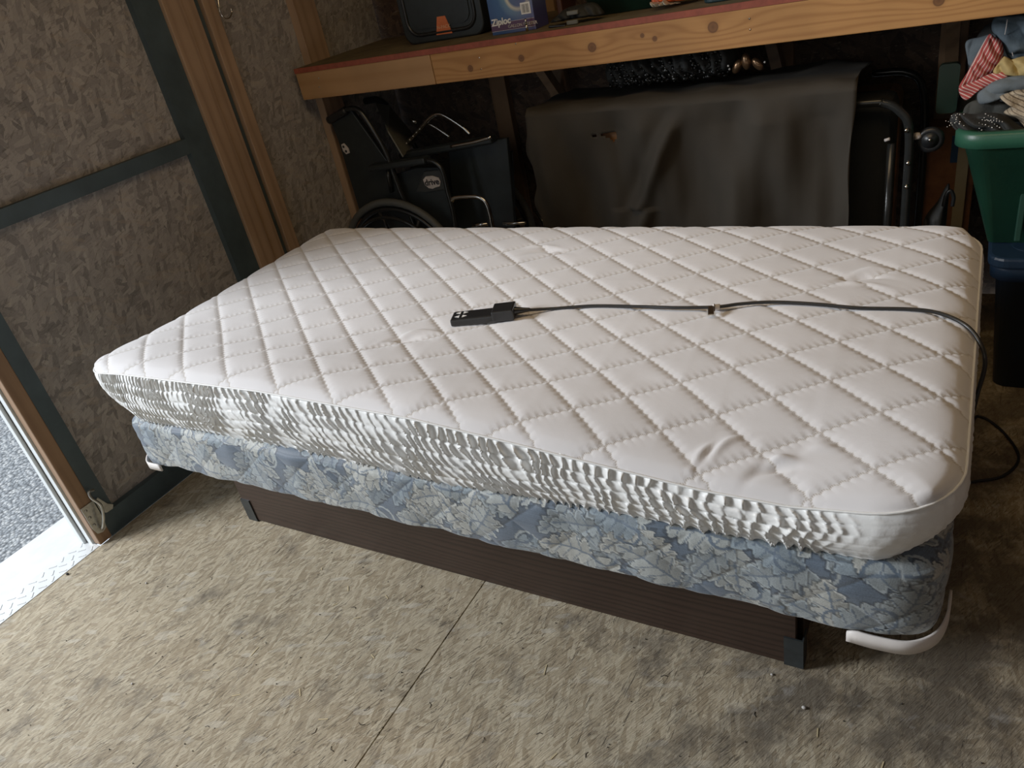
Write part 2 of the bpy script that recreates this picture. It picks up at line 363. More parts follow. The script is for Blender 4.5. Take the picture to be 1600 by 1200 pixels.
def spline(p, closed=False, k=8):
    out = []; N = len(p)
    for i in range(N if closed else N-1):
        a = p[(i-1) % N] if (closed or i > 0) else p[i]*2-p[i+1]
        b = p[i]; c = p[(i+1) % N]; d = p[(i+2) % N] if (closed or i+2 < N) else c*2-b
        for j in range(k):
            t = j/k; out.append(.5*((2*b)+(c-a)*t+(2*a-5*b+4*c-d)*t*t+(3*b-a-3*c+d)*t**3))
    if not closed: out.append(p[-1])
    return out
def bx(name, dims, mat, parent=None, bev=.0, **k): return MB().box(*dims, bev=bev).build(name, mat, parent, **k)
def text(name, s, size, M, mat, parent, label=None, ext=.0006, shear=0., off=0.):
    cu = bpy.data.curves.new(name, 'FONT'); cu.body = s; cu.size = size; cu.extrude = ext; cu.shear = shear; cu.offset = off; cu.align_x = 'CENTER'; cu.align_y = 'CENTER'
    tmp = bpy.data.objects.new('tmp', cu); COL.objects.link(tmp); dg = bpy.context.evaluated_depsgraph_get(); dg.update()
    me = bpy.data.meshes.new_from_object(tmp.evaluated_get(dg)); bpy.data.objects.remove(tmp)
    me.transform(M); c = sum((v.co for v in me.vertices), Vector())/max(1, len(me.vertices))
    me.transform(Matrix.Translation(-c)); me.materials.clear(); me.materials.append(mat)
    o = bpy.data.objects.new(name, me); COL.objects.link(o); o.parent = parent; o.location = c-wloc(parent)
    return props(o, label)
def frame(o, x, y):      # matrix with local x, local y in the place and origin o
    x = Vector(x).normalized(); z = x.cross(Vector(y)).normalized(); y = z.cross(x)
    mm = Matrix((x, y, z)).transposed().to_4x4(); mm.translation = Vector(o); return mm
def nz(x, y, z=0, s=1.): # smooth value noise
    from mathutils import noise
    return noise.noise(Vector((x*s, y*s, z*s)))
# ================================================================== SETTING
XW = -.376; YB = 2.15; XR = 2.75; YF = -2.6; H = 2.5
def st(name, dims, mat, label=None, bev=0.):
    return bx(name, dims, mat, None, bev, kind='structure', label=label)
# floor: two OSB sheets meeting in the seam at x = .985
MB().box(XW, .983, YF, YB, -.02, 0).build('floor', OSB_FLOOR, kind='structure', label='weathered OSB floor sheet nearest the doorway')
MB().box(.987, XR, YF, YB, -.02, 0).build('floor', OSB_FLOOR, kind='structure', label='stained and shade-painted OSB floor sheet under the right half of the bed')
st('floor', (XW, XR, YF, YB, -.06, -.021), DARKC, 'dark subfloor showing in the seam')
# left wall: OSB panel between dark steel frame members, then studs, then the rear OSB
st('wall_left', (XW-.06, XW-.028, .05, 1.05, -.02, H), OSB_WALL, 'OSB panel beside the doorway behind the dark frame')
st('wall_left', (XW-.06, XW-.03, 1.05, YB+.03, -.02, H), OSB_WALL, 'OSB wall behind the bed foot and wheelchair')
st('wall_left', (XW-.06, XW, YF, -2.1, -.02, H), OSB_WALL)
st('wall_left', (XW-.06, XW, -2.1, 0., 2.15, H), OSB_WALL)
st('trim_1', (XW-.03, XW-.002, .928, 1.03, 0, H), STEEL_DARK, 'dark steel upright of the wall frame by the pine posts')
st('trim_2', (XW-.03, XW-.002, .075, .928, 1.032, 1.082), STEEL_DARK, 'dark horizontal steel rail across the OSB panel')
st('trim_3', (XW-.03, XW-.002, .05, .10, 0, H), STEEL_DARK, 'dark steel upright beside the door jamb')
st('baseboard_left', (XW-.03, XW-.002, .10, .928, 0, .085), STEEL_DARK, 'dark steel sill rail at the foot of the wall')
st('trim_4', (XW-.03, XW+.012, 1.032, 1.112, 0, H), PINE_POST, 'pine post next to the dark steel upright', .003)
st('trim_5', (XW-.03, XW+.004, 1.1135, 1.172, 0, H), PINE_POST, 'second pine post of the corner group', .003)
st('trim_6', (XW-.03, XW-.018, 1.172, 1.205, 0, H), STEEL_DARK, 'dark gap strip between the pine posts')
st('trim_7', (XW-.03, XW+.004, 1.205, 1.262, 0, H), PINE_POST, 'narrow pine post nearest the rear OSB wall', .003)
st('trim_8', (XW-.03, XW+.008, 1.64, 1.765, 0, H), PINE_POST, 'pine stud the shelf beam meets', .003)
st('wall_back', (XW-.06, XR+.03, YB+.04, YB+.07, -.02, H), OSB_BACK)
for i, x in enumerate((.16, .45, 1.36, 1.90, 2.35)):
    st('trim_%d' % (9+i), (x-.02, x+.06, YB, YB+.04, 0, H), PINE_DARK, None, .002)
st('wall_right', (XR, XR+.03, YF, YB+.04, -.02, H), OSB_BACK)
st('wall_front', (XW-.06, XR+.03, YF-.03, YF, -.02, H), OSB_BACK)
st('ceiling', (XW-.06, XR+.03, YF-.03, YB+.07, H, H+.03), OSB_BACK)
# door jamb and outside
st('door_1', (XW-.035, XW, .003, .05, 0, 2.15), PINE_JAMB, 'pine door jamb with a metal latch at its foot', .004)
st('trim_15', (XW-.062, XW-.036, -.004, .03, -.01, 2.15), WHITE_TRIM, 'white vinyl strip on the outer edge of the door jamb', .002)
st('trim_16', (XW-.068, XW-.063, -.004, .02, -.01, 2.15), BLACK_RUBBER, 'black rubber gasket line beside the white strip')
st('trim_17', (XW-.092, XW-.069, -.014, .03, -.03, 2.15), WHITE_TRIM, 'outermost grey vinyl strip of the door frame', .002)
# threshold: tread plate strip + smooth ramp, then gravel
tp = MB().box(XW-.095, XW-.002, -2.1, .0, -.012, .0015).build('threshold_plate', DP, kind='structure', label='bright diamond tread plate along the doorway edge')
b = MB()
for j in range(58):
    for i in range(3):
        cx, cy = XW-.018-.029*i, -.02-.036*j-(.018 if i % 2 else 0); a = .75 if (i+j) % 2 else -.75
        M = Matrix.Translation((cx, cy, .0015)) @ Matrix.Rotation(a, 4, 'Z')
        b.box(-.012, .012, -.0022, .0022, 0, .0016, M=M)
o = b.build('tread_pattern', DP, tp, kind='stuff')
b = MB().add([(XW-.40, -2.1, -.05), (XW-.095, -2.1, -.004), (XW-.095, .0, -.004), (XW-.40, .13, -.05), (XW-.40, -2.1, -.09), (XW-.095, -2.1, -.03), (XW-.095, 0, -.03), (XW-.40, .13, -.09)],
         [(0,1,2,3), (4,7,6,5), (0,4,5,1), (1,5,6,2), (2,6,7,3), (3,7,4,0)])
b.build('ramp', GALV, kind='structure', label='bright smooth metal ramp outside the doorway')
MB().box(-9, XW-.38, -9, 9, -.2, -.075).build('ground', GRAVEL, kind='structure', label='grey gravel outside the doorway')

# latch on the jamb
lt = empty('door_latch', (XW, .03, .05), 'zinc bar latch screwed to the foot of the door jamb', 'latch')
b = MB(); M = Matrix.Identity(4)
b.prism([(.006, .155), (.052, .155), (.052, .07), (.046, .045), (.03, .038), (.012, .045), (.006, .07)], 0, XW+.001, XW+.0035)
b.build('latch_plate', ZINC, lt)
for (y, z) in ((.017, .14), (.017, .112), (.017, .08), (.03, .05)): MB().disc((XW+.0035, y, z), (1, 0, 0), .0045, 10, .0025).build('screw', ZINC, lt)
MB().tube([(XW+.012, .068, .19), (XW+.016, .05, .195), (XW+.022, .045, .175), (XW+.03, .055, .14), (XW+.03, .045, .10), (XW+.016, .032, .062), (XW+.004, .030, .055)], .0048, 10).build('latch_bar', ZINC, lt)
MB().prism([(.055, .15), (.068, .155), (.085, .115), (.10, .10), (.092, .088), (.07, .09), (.055, .10)], 0, XW+.004, XW+.007).build('striker_tab', ZINC, lt)

# hook hanging high on the left, beside the pine posts
p0 = at(341, -40, 0, XW+.05)
MB().tube([at(u, v, 0, XW+.05) for u, v in ((339, -30), (341, 0), (344, 18), (350, 28), (358, 28), (362, 20), (361, 13))]+[], .0028, 8).tube([at(339, -30, 0, XW+.05), at(339, -31, 0, XW+.01), at(339, -33, 0, XW-.03)], .0028, 8).build('wire_hook', SILVER, label='bent silver wire hook hanging at the top left by the pine posts', cat='hook')

# ================================================================== BED BASE
zb = .462
base = empty('bed_platform', (.93, .5, 0), 'low dark walnut-veneer platform base under the blue box spring', 'bed base')
bx('side_panel', (.075, 1.786, .269, .287, .004, zb-.004), VENEER, base, .0015)
bx('side_panel', (.075, 1.786, .75, .768, .004, zb-.004), VENEER, base, .0015)
bx('end_panel', (.080, .098, .289, .748, .004, zb-.004), VENEER, base, .0015)
bx('end_panel', (1.775, 1.793, .315, .748, .004, zb-.004), VENEER, base, .0015)
bx('cross_slat', (.55, .60, .289, .748, .36, zb-.004), VENEER, base, .0015)
bx('cross_slat', (1.25, 1.30, .289, .748, .36, zb-.004), VENEER, base, .0015)
for (x, y, sx, sy) in ((.075, .269, -1, -1), (1.799, .269, 1, -1), (.075, .768, -1, 1), (1.799, .768, 1, 1)):
    b = MB().box(min(x, x-sx*.037), max(x, x-sx*.037), min(y, y+sy*.004), max(y, y+sy*.004), .002, .088)
    b.box(min(x, x+sx*.003), max(x, x+sx*.003), min(y+sy*.004, y-sy*.035), max(y+sy*.004, y-sy*.035), .002, .088)
    b.build('corner_bracket', DARK_METAL, base, label='dark metal corner bracket')

# ================================================================== BOX SPRING
BX0, BX1, BY0, BY1 = .185, 2.032, .0, .985
ZBT = .60
def rr_path(x0, x1, y0, y1, rc, n_edge, n_c=10):
    """perimeter of a rounded rectangle from the middle of the back side round; returns points + normals"""
    pts = []
    def arc(cx, cy, a0, r): 
        for k in range(n_c+1):
            a = a0+math.pi/2*k/n_c; pts.append((cx+r*math.cos(a), cy+r*math.sin(a), math.cos(a), math.sin(a)))
    def seg(p, q, nrm, step):
        L = math.hypot(q[0]-p[0], q[1]-p[1]); n = max(2, int(L/step))
        for k in range(1, n): pts.append((p[0]+(q[0]-p[0])*k/n, p[1]+(q[1]-p[1])*k/n, nrm[0], nrm[1]))
    rl, rrr = rc
    arc(x0+rl, y0+rl, math.pi, rl); seg((x0+rl, y0), (x1-rrr, y0), (0, -1), n_edge)
    arc(x1-rrr, y0+rrr, -math.pi/2, rrr); seg((x1, y0+rrr), (x1, y1-rrr), (1, 0), n_edge*2)
    arc(x1-rrr, y1-rrr, 0, rrr); seg((x1-rrr, y1), (x0+rl, y1), (0, 1), n_edge*3)
    arc(x0+rl, y1-rl, math.pi/2, rl); seg((x0, y1-rl), (x0, y0+rl), (-1, 0), n_edge*2)
    return np.array(pts)
# damask raster: leaves drawn in numpy, then carried on the ticking as a colour attribute
RES = .0014; RW, RH = int(2.6/RES), int(.30/RES)
img = np.zeros((RH, RW, 3)); img[:] = (.080, .112, .155)
yy, xx = np.mgrid[0:RH, 0:RW]; yy = yy*RES; xx = xx*RES
img *= (1+.12*np.sin(yy*6000*.35))[..., None]
def paint(cx, cy, ang, L, curv, wid, col, vein):
    R_ = L*1.15; i0, i1 = max(0, int((cy-R_)/RES)), min(RH, int((cy+R_)/RES)); j0, j1 = max(0, int((cx-R_)/RES)), min(RW, int((cx+R_)/RES))
    if i1 <= i0 or j1 <= j0: return
    X = xx[i0:i1, j0:j1]-cx; Y = yy[i0:i1, j0:j1]-cy
    u = (X*math.cos(ang)+Y*math.sin(ang))/L; v = (-X*math.sin(ang)+Y*math.cos(ang))/L
    v = v-curv*u*u
    lob = np.abs(np.sin((u*5.2-np.abs(v)*1.6)*math.pi))
    w = wid*np.sin(np.clip(u, 0, 1)**.75*math.pi)**.7*(.55+.5*lob)
    ins = (u > 0) & (u < 1) & (np.abs(v) < w)
    edge = ins & (np.abs(v) > w-.035)
    vn = ins & ((np.abs(v) < .02) | (np.abs(((u*5.2-np.abs(v)*2.6) % 1)-.0) < .13))
    sh = 1-.25*(v > 0); sub = img[i0:i1, j0:j1]
    c = np.array(col)*sh[..., None]*(1+.10*np.sin(X*4200)[..., None]*.7)
    sub[ins] = c[ins]; sub[vn] = np.array(vein)*.9+sub[vn]*.1; sub[edge] = np.array(col)*1.22
    halo = (u > -.03) & (u < 1.03) & (np.abs(v) < w+.05) & ~ins; sub[halo] = sub[halo]*.5
def stem(cx, cy, ang, L, k, col):
    for i in range(160):
        t = i/160; a = ang+k*t; cx += L/160*math.cos(a); cy += L/160*math.sin(a)
        i0, j0 = int(cy/RES), int(cx/RES); rad = 2
        if 2 < i0 < RH-3 and 2 < j0 < RW-3: img[i0-rad+1:i0+rad, j0-rad+1:j0+rad] = col
rg = random.Random(11)
LEAFC = [(.32, .345, .335), (.26, .30, .315), (.38, .39, .36), (.20, .25, .285)]
VN = (.085, .12, .165)
for j in range(32):
    for i in range(3):
        cx = .04+j*.081+rg.uniform(-.02, .02)+(.03 if i % 2 else 0); cy = .03+i*.1+rg.uniform(-.02, .02)
        stem(cx, cy, rg.uniform(0, 6.28), .12, rg.choice((-5, 5)), (.33, .37, .38))
        a = rg.uniform(0, 6.28)
        for q in range(rg.choice((2, 3, 3, 4))):
            paint(cx, cy, a+q*.85, rg.uniform(.085, .125), rg.uniform(-.5, .5), rg.uniform(.25, .36), rg.choice(LEAFC), VN)
        stem(cx, cy, a+.4, .07, rg.choice((-3, 3)), VN)
img = np.clip(img, .01, .9)
def sample(u, v):
    i = np.clip((v/RES).astype(int), 0, RH-1); j = np.clip((u/RES).astype(int) % RW, 0, RW-1); return img[i, j]
def big_mesh(name, P, mat, parent=None, uv=None, colr=None, wrap=True, **k):
    """P: array (rows, cols, 3)"""
    n, mm = P.shape[:2]; vs = P.reshape(-1, 3); c = Vector(((vs[:,0].min()+vs[:,0].max())/2, (vs[:,1].min()+vs[:,1].max())/2, vs[:,2].min()))
    I = np.arange(n-1)[:, None]; J = np.arange(mm if wrap else mm-1)[None, :]; J2 = (J+1) % mm
    F = np.stack([I*mm+J, I*mm+J2, (I+1)*mm+J2, (I+1)*mm+J], -1).reshape(-1, 4)
    me = bpy.data.meshes.new(name); me.vertices.add(len(vs)); me.vertices.foreach_set('co', (vs-np.array(c)).ravel())
    me.loops.add(F.size); me.loops.foreach_set('vertex_index', F.ravel().astype(np.int32)); me.polygons.add(len(F))
    me.polygons.foreach_set('loop_start', np.arange(0, F.size, 4, dtype=np.int32)); me.polygons.foreach_set('loop_total', np.full(len(F), 4, dtype=np.int32))
    me.update(calc_edges=True); me.polygons.foreach_set('use_smooth', np.ones(len(F), dtype=bool))
    if uv is not None:
        l = me.uv_layers.new(name='quilt'); l.data.foreach_set('uv', uv.reshape(-1, 2)[F.ravel()].ravel())
    if colr is not None:
        a = me.color_attributes.new('damask', 'FLOAT_COLOR', 'POINT'); a.data.foreach_set('color', np.concatenate([colr.reshape(-1, 3), np.ones((len(vs), 1))], 1).ravel())
    me.validate(); me.materials.append(mat); o = bpy.data.objects.new(name, me); COL.objects.link(o)
    if parent is not None: o.parent = parent; o.location = c-wloc(parent)
    else: o.location = c
    return props(o, **{kk: v for kk, v in k.items()})
path = rr_path(BX0, BX1, BY0, BY1, (.05, .075), .0026, 40)
arc_s = np.concatenate([[0], np.cumsum(np.hypot(*np.diff(path[:, :2], axis=0).T))])
# profile from top inner edge over the shoulder, down the side, under
prof = [(-.60, 0.0), (-.30, .0)]+[(-.10+.0035*k, .0) for k in range(23)]+[(-.022+.022*math.sin(a), -.022+.022*math.cos(a)) for a in np.linspace(0, math.pi/2, 24)]
side = np.linspace(-.026, -(ZBT-zb)+.008, 62); prof += [(0, z) for z in side]
prof += [(-.008+.008*math.cos(a), -(ZBT-zb)+.008-.008*math.sin(a)) for a in np.linspace(.3, math.pi/2, 4)]+[(-.05, -(ZBT-zb)), (-.60, -(ZBT-zb))]
prof = np.array(prof); pl = np.concatenate([[0], np.cumsum(np.hypot(*np.diff(prof, axis=0).T))])
P = np.zeros((len(prof), len(path), 3)); Ccol = np.zeros_like(P)
cx, cy = (BX0+BX1)/2, (BY0+BY1)/2
for i, (o_, z_) in enumerate(prof):
    if o_ < -.25:   # shrink to the middle
        k = .02 if o_ < -.5 else .6; Q = np.stack([cx+(path[:, 0]-cx)*k, cy+(path[:, 1]-cy)*k], 1)
    else: Q = path[:, :2]+path[:, 2:]*o_
    wav = 0.004*np.sin(arc_s*23)+.0025*np.sin(arc_s*61+1)
    puff = .0045*np.sin(np.clip(-z_/.138, 0, 1)*math.pi)**.5
    q1 = np.abs(np.sin((arc_s*7.2+z_*9)*math.pi)); q2 = np.abs(np.sin((arc_s*7.2-z_*9)*math.pi))
    puff = puff+.004*np.minimum(q1, q2)**.4*(1 if -.133 < z_ < -.01 else 0)
    ex = (puff+wav*.5)[:, None] if o_ > -.03 else 0
    P[i, :, :2] = Q+path[:, 2:]*ex; P[i, :, 2] = ZBT+z_+(.0035*np.sin(arc_s*31+2)*.6 if z_ < -.12 and o_ > -.1 else 0)
    Ccol[i] = sample(arc_s % 2.55, np.full(len(path), .02+pl[i]-pl[2]) if o_ > -.25 else np.full(len(path), .01))
box = big_mesh('box_spring', P, FL, colr=Ccol, label='blue and grey leaf-patterned damask box spring between mattress and base', cat='box spring')
# white plastic corner guards
def guard(pts, z0, z1, nm, lab):
    b = MB(); pp = spline([Vector((x, y, 0)) for x, y in pts], False, 6); n = len(pp); A = []
    for (off, z) in ((.0, z0), (.0, z1), (.004, z1), (.004, z0), (.0, z0)):
        row = []
        for i, p in enumerate(pp):
            d = (pp[min(i+1, n-1)]-pp[max(i-1, 0)]).normalized(); nn = Vector((d.y, -d.x, 0)); t = i/(n-1)
            zz = z if z == z0 else z0+(z1-z0)*min(1, .75+5*min(t, 1-t))
            row.append(p+nn*off+Vector((0, 0, zz)))
        A.append(row)
    b.grid(A); b.f.append(tuple(k*n for k in range(4))); b.smooth.append(False); b.f.append(tuple(k*n+n-1 for k in range(4))[::-1]); b.smooth.append(False)
    return b.build(nm, WHITE_PLASTIC, box, label=lab)
guard([(1.915, -.010), (1.96, -.012), (2.0, -.006), (2.030, .022), (2.043, .065), (2.045, .12)], .449, .475, 'corner_guard', 'white plastic corner guard')
guard([(.175, .06), (.180, .02), (.208, -.008), (.233, -.012), (.265, -.011)], .454, .474, 'corner_guard', 'white plastic corner guard')

# ================================================================== MATTRESS
MX0, MX1, MY0, MY1 = .108, 2.045, .0, .985
fx_ = [0, .15, .284, .757, 1.159, 1.374, 1.56, 1.70, 1.83, 1.95, 2.05]; fz_ = [.730, .738, .747, .757, .746, .726, .707, .693, .690, .704, .715]
bxm = [0, .2, .446, .755, 1.0, 1.195, 1.33, 1.474, 1.7, 1.97, 2.05]; bzm = [.582, .580, .588, .598, .580, .566, .580, .591, .592, .603, .606]
def ztop_edge(x, y):
    zf = np.interp(x, fx_, fz_); w = np.clip((y-MY0)/.30, 0, 1); w = w*w*(3-2*w); return zf*(1-w)+.722*w
RL, RR = .075, .115
def rmap(X, Y):
    X = X.copy(); Y = Y.copy()
    for (x0, sx, r) in ((MX0, 1, RL), (MX1, -1, RR)):
        for (y0, sy) in ((MY0, 1), (MY1, -1)):
            a = 1-(X-x0)*sx/r; b_ = 1-(Y-y0)*sy/r; m_ = (a > 0) & (b_ > 0)
            a2 = a*np.sqrt(1-b_**2/2); b2 = b_*np.sqrt(1-a**2/2)
            X[m_] = (x0+sx*r*(1-a2))[m_]; Y[m_] = (y0+sy*r*(1-b2))[m_]
    return X, Y
gx = np.linspace(MX0, MX1, 480); gy = np.linspace(MY0, MY1, 250)
GX, GY = np.meshgrid(gx, gy); d = np.minimum(np.minimum(GX-MX0, MX1-GX), np.minimum(GY-MY0, MY1-GY))
TX, TY = rmap(GX, GY)
e1 = np.array([.0775, .0585]); e2 = np.array([.0835, -.0680]); Bm = np.linalg.inv(np.array([e1, e2]).T)
org = np.array([1.37, .165])
# gentle swirl of the lattice toward the corners, as cloth stretched over the edges
UX = TX-org[0]; UY = TY-org[1]
ST = np.stack([Bm[0, 0]*UX+Bm[0, 1]*UY, Bm[1, 0]*UX+Bm[1, 1]*UY], -1)
fs = np.abs((ST[..., 0]+.035*np.abs(np.sin(ST[..., 1]*math.pi*7))+.5) % 1-.5); ft = np.abs((ST[..., 1]+.035*np.abs(np.sin(ST[..., 0]*math.pi*7))+.5) % 1-.5)
fm_ = np.minimum(fs, ft)
crown = .022*(1-np.exp(-d/.035))-.006*np.exp(-d/.006)
Z = ztop_edge(TX, TY)+crown+.0045*(1-np.exp(-fm_/.10))*np.clip(d/.02, .25, 1)
from mathutils import noise as mnoise
lowf = np.array([[mnoise.noise(Vector((x*2.6, y*2.6, 3.3))) for x in gx[::8]] for y in gy[::8]])
lowf = np.kron(lowf, np.ones((8, 8)))[:250, :480]
# smooth the blocky upsample
for _ in range(10):
    lowf = (lowf+np.roll(lowf, 1, 0)+np.roll(lowf, -1, 0)+np.roll(lowf, 1, 1)+np.roll(lowf, -1, 1))/5 if _ else lowf
Z += .006*lowf*np.clip(d/.1, 0, 1)
def dent(px, py, ang, L, w, h):
    q = at(px, py, 2, .735); X = TX-q.x; Y = TY-q.y; u = X*math.cos(ang)+Y*math.sin(ang); v = -X*math.sin(ang)+Y*math.cos(ang)+.25*u*u/L
    return h*np.exp(-(u/L)**2-(v/w)**2)
for a in ((1345, 440, .2, .035, .010, -.010), (1362, 430, .3, .03, .009, .008), (1330, 452, .1, .05, .008, .006), (632, 537, .5, .04, .012, -.009), (650, 528, .6, .04, .009, .008), (610, 545, .3, .03, .01, .004),
          (1215, 703, .5, .020, .008, .010), (1200, 712, .5, .03, .010, -.009), (1135, 680, .9, .03, .007, .007), (1105, 688, .9, .035, .007, .005), (1120, 684, .9, .035, .006, -.005), (1285, 690, .2, .02, .009, .004), (855, 398, .2, .05, .010, -.006), (840, 392, .2, .05, .008, .005), (1000, 600, .3, .05, .02, -.003)):
    Z += dent(*a)
PT = np.stack([TX, TY, Z], -1)
mat_root = empty('mattress', (1.07, .49, .60), 'white quilted mattress in a fitted protector with gathered skirt on the blue box spring', 'mattress')
big_mesh('quilted_top', PT, QC, mat_root, uv=ST, wrap=False, label='white diamond-quilted cotton top')
# skirt
mp = rr_path(MX0, MX1, MY0, MY1, (RL, RR), .0026, 36)
s_ = np.concatenate([[0], np.cumsum(np.hypot(*np.diff(mp[:, :2], axis=0).T))])
xx_, yy_ = mp[:, 0], mp[:, 1]; zt_ = ztop_edge(xx_, yy_)-.004; yw = np.clip(yy_/.3, 0, 1); zbm = np.interp(xx_, bxm, bzm)*(1-yw)+.602*yw
NR = 56; rows = []
front = np.clip((xx_-.12)/.12, 0, 1)*np.clip((1.93-xx_)/.10, 0, 1)*(yy_ < .1)+0.22
leftness = np.clip((.75-xx_)/.6, 0, 1)
# gathers: pleat phase advances faster at the left (narrow pleats), slower to the right (broad billows)
dens = 2*math.pi/(.0085*leftness+.023*(1-leftness)); jit = np.array([mnoise.noise(Vector((s*38, .5, 0))) for s in s_])
ph = np.concatenate([[0], np.cumsum(np.diff(s_)*dens[1:])])
amp = (.0022*leftness+.0052*(1-leftness))*front*(1+.5*np.array([mnoise.noise(Vector((s*9, 7.5, 0))) for s in s_]))
slant = np.interp(xx_, [0, .5, .8, 1.3, 1.55, 2.1], [0, -.6, -4.5, -4.2, -1.4, -.2])
NS = 5.6
K3 = 2
sK = s_[::K3]
def nrow(fs, t, ft, seed):
    v = np.array([mnoise.noise(Vector((q*fs, t*ft, seed))) for q in sK]); return np.interp(s_, sK, v)
rowwarp = nrow(7, 0, 0, 4.4)
for i in range(NR):
    t = i/(NR-1)
    z = zt_+(zbm-zt_)*t
    bulge = .014*math.sin(math.pi*min(1, t*1.05))**.8
    row = t*NS+.22*rowwarp+.12*nrow(26, 0, 0, 2.2)
    fr = row % 1; k = np.floor(row)
    stitched = 1-np.exp(-np.minimum(fr, 1-fr)/.09)
    jn = nrow(16, t, 2.2, .7); j2 = nrow(40, t, 5.0, 3.7)
    phase = ph+jn*5.0+j2*1.6+slant*(t*2*math.pi)*1.1+k*1.7
    ridge = 1-np.abs(np.sin(phase/2))**.5
    vary = np.clip(.75+1.1*nrow(11, t, 3.0, 8.8), .15, 1.6)
    dsp = amp*.95*vary*(.30+.8*stitched)*(ridge*1.9-.5)
    fine = .0009*front*nrow(150, t, 30, 5.5)
    lf = np.clip((.25-xx_)/.12, 0, 1); tuck = -(.055*lf*t**1.3)-.012*t**2-.022*np.clip((xx_-1.95)/.08, 0, 1)*t**1.4
    off = bulge+dsp+fine+tuck-(.0025*(1-stitched))*front
    drag = .0020*np.cos(phase)*front
    Xn = mp[:, 0]+mp[:, 2]*off-mp[:, 3]*drag; Yn = mp[:, 1]+mp[:, 3]*off+mp[:, 2]*drag
    rows.append(np.stack([Xn, Yn, z+.0014*ridge*front+.0016*np.sin(phase*1.7)*(1-stitched)*front], -1))
# hem: tucks under
last = rows[-1].copy(); u1 = last.copy(); u1[:, :2] -= mp[:, 2:]*.006; u1[:, 2] -= .004; rows.append(u1)
u2 = last.copy(); u2[:, :2] -= mp[:, 2:]*.05; u2[:, 2] = .6035; rows.append(u2)
big_mesh('gathered_skirt', np.stack(rows), SK, mat_root, label='white satin skirt gathered in elastic rows')
# corded seam where skirt meets top
sp_ = [(mp[i, 0]+mp[i, 2]*.001, mp[i, 1]+mp[i, 3]*.001, ztop_edge(mp[i:i+1, 0], mp[i:i+1, 1])[0]-.003) for i in range(0, len(mp), 4)]
MB().tube(sp_, .0020, 6, False, True).build('seam_piping', SK, mat_root)

# ================================================================== REMOTE, CABLE, CLIP
def mz(x, y):      # height of the mattress top
    i = int(np.clip((x-MX0)/(MX1-MX0)*479, 0, 479)); j = int(np.clip((y-MY0)/(MY1-MY0)*249, 0, 249)); return float(Z[max(0, j-3):j+4, max(0, i-3):i+4].max())
q = Vector((1.10, .385, 0)); q.z = mz(q.x, q.y)+.001
xa = (Vector((1.168, .386, 0))-Vector((1.035, .338, 0))).normalized(); ya = Vector((-xa.y, xa.x, 0))
rem = empty('bed_remote', q, 'black wired bed remote with four white arrows lying on the mattress', 'remote')
M = frame(q, xa, ya)
MB().box(-.075, .070, -.0235, .0235, .0, .017, bev=.004, M=M).build('housing', BLACK_PLASTIC, rem)
b = MB().box(.022, .072, -.0245, .0245, .002, .026, bev=.003, M=M)
b.build('raised_end', BLACK_PLASTIC, rem)
for (x, y, sx) in ((-.060, .010, -1), (-.043, .010, 1), (-.060, -.008, -1), (-.043, -.008, 1)):
    b = MB(); b.add([M @ Vector(v) for v in ((x-sx*.005, y+.006, .0174), (x-sx*.005, y-.006, .0174), (x+sx*.006, y, .0174), (x-sx*.005, y+.006, .0178), (x-sx*.005, y-.006, .0178), (x+sx*.006, y, .0178))], [(0,2,1), (3,4,5), (0,1,4,3), (1,2,5,4), (2,0,3,5)])
    b.build('arrow_button', WHITE_INK, rem, label='white arrow button')
MB().tube([M @ Vector((.068, 0, .013)), M @ Vector((.085, .001, .012)), M @ Vector((.105, .004, .010))], lambda t: .010-.006*t, 12).build('strain_relief', BLACK_PLASTIC, rem)
cab = [tuple(M @ Vector((.100, .003, .010)))]
for (x, y) in ((1.244, .450), (1.331, .470), (1.433, .474), (1.519, .470), (1.596, .480), (1.64, .496), (1.70, .511), (1.78, .512), (1.853, .509), (1.938, .515), (1.985, .512)):
    lift = .004
    cab.append((x, y, mz(x, y)+.0035+lift*(.5+.5*math.sin(x*9))))
cab += [(2.028, .492, .738), (2.052, .46, .722), (2.063, .44, .69), (2.056, .45, .6), (2.050, .6, .3), (2.06, .85, .06), (2.075, 1.05, .006), (2.085, 1.28, .006), (2.11, 1.31, .006), (2.165, 1.235, .006), (2.196, 1.13, .006), (2.16, 1.04, .006), (2.09, .995, .006), (2.0, .93, .006), (1.9, .80, .006)]
MB().tube(cab, .0037, 8).build('cable', BLACK_PLASTIC, rem, label='black cable running over the mattress edge to the floor')
q = Vector((1.597, .480, mz(1.597, .48)+.006))
clp = empty('cable_clip', q-Vector((0, .01, .006)), 'small silver clip taped to the black cable with white tape', 'clip')
MB().tube([q+Vector((-.008, -.001, .001)), q+Vector((.006, .001, .001))], .0062, 10, False).build('tape', WHITE_PLASTIC, clp)
A = frame(q+Vector((-.006, -.020, .002)), (.25, -.9, -.05), (.9, .25, 0))
MB().box(-.018, .018, -.006, .006, 0, .003, bev=.0012, M=A).box(-.018, .012, .006, .008, -.004, .006, M=A).build('clip_body', SILVER, clp)
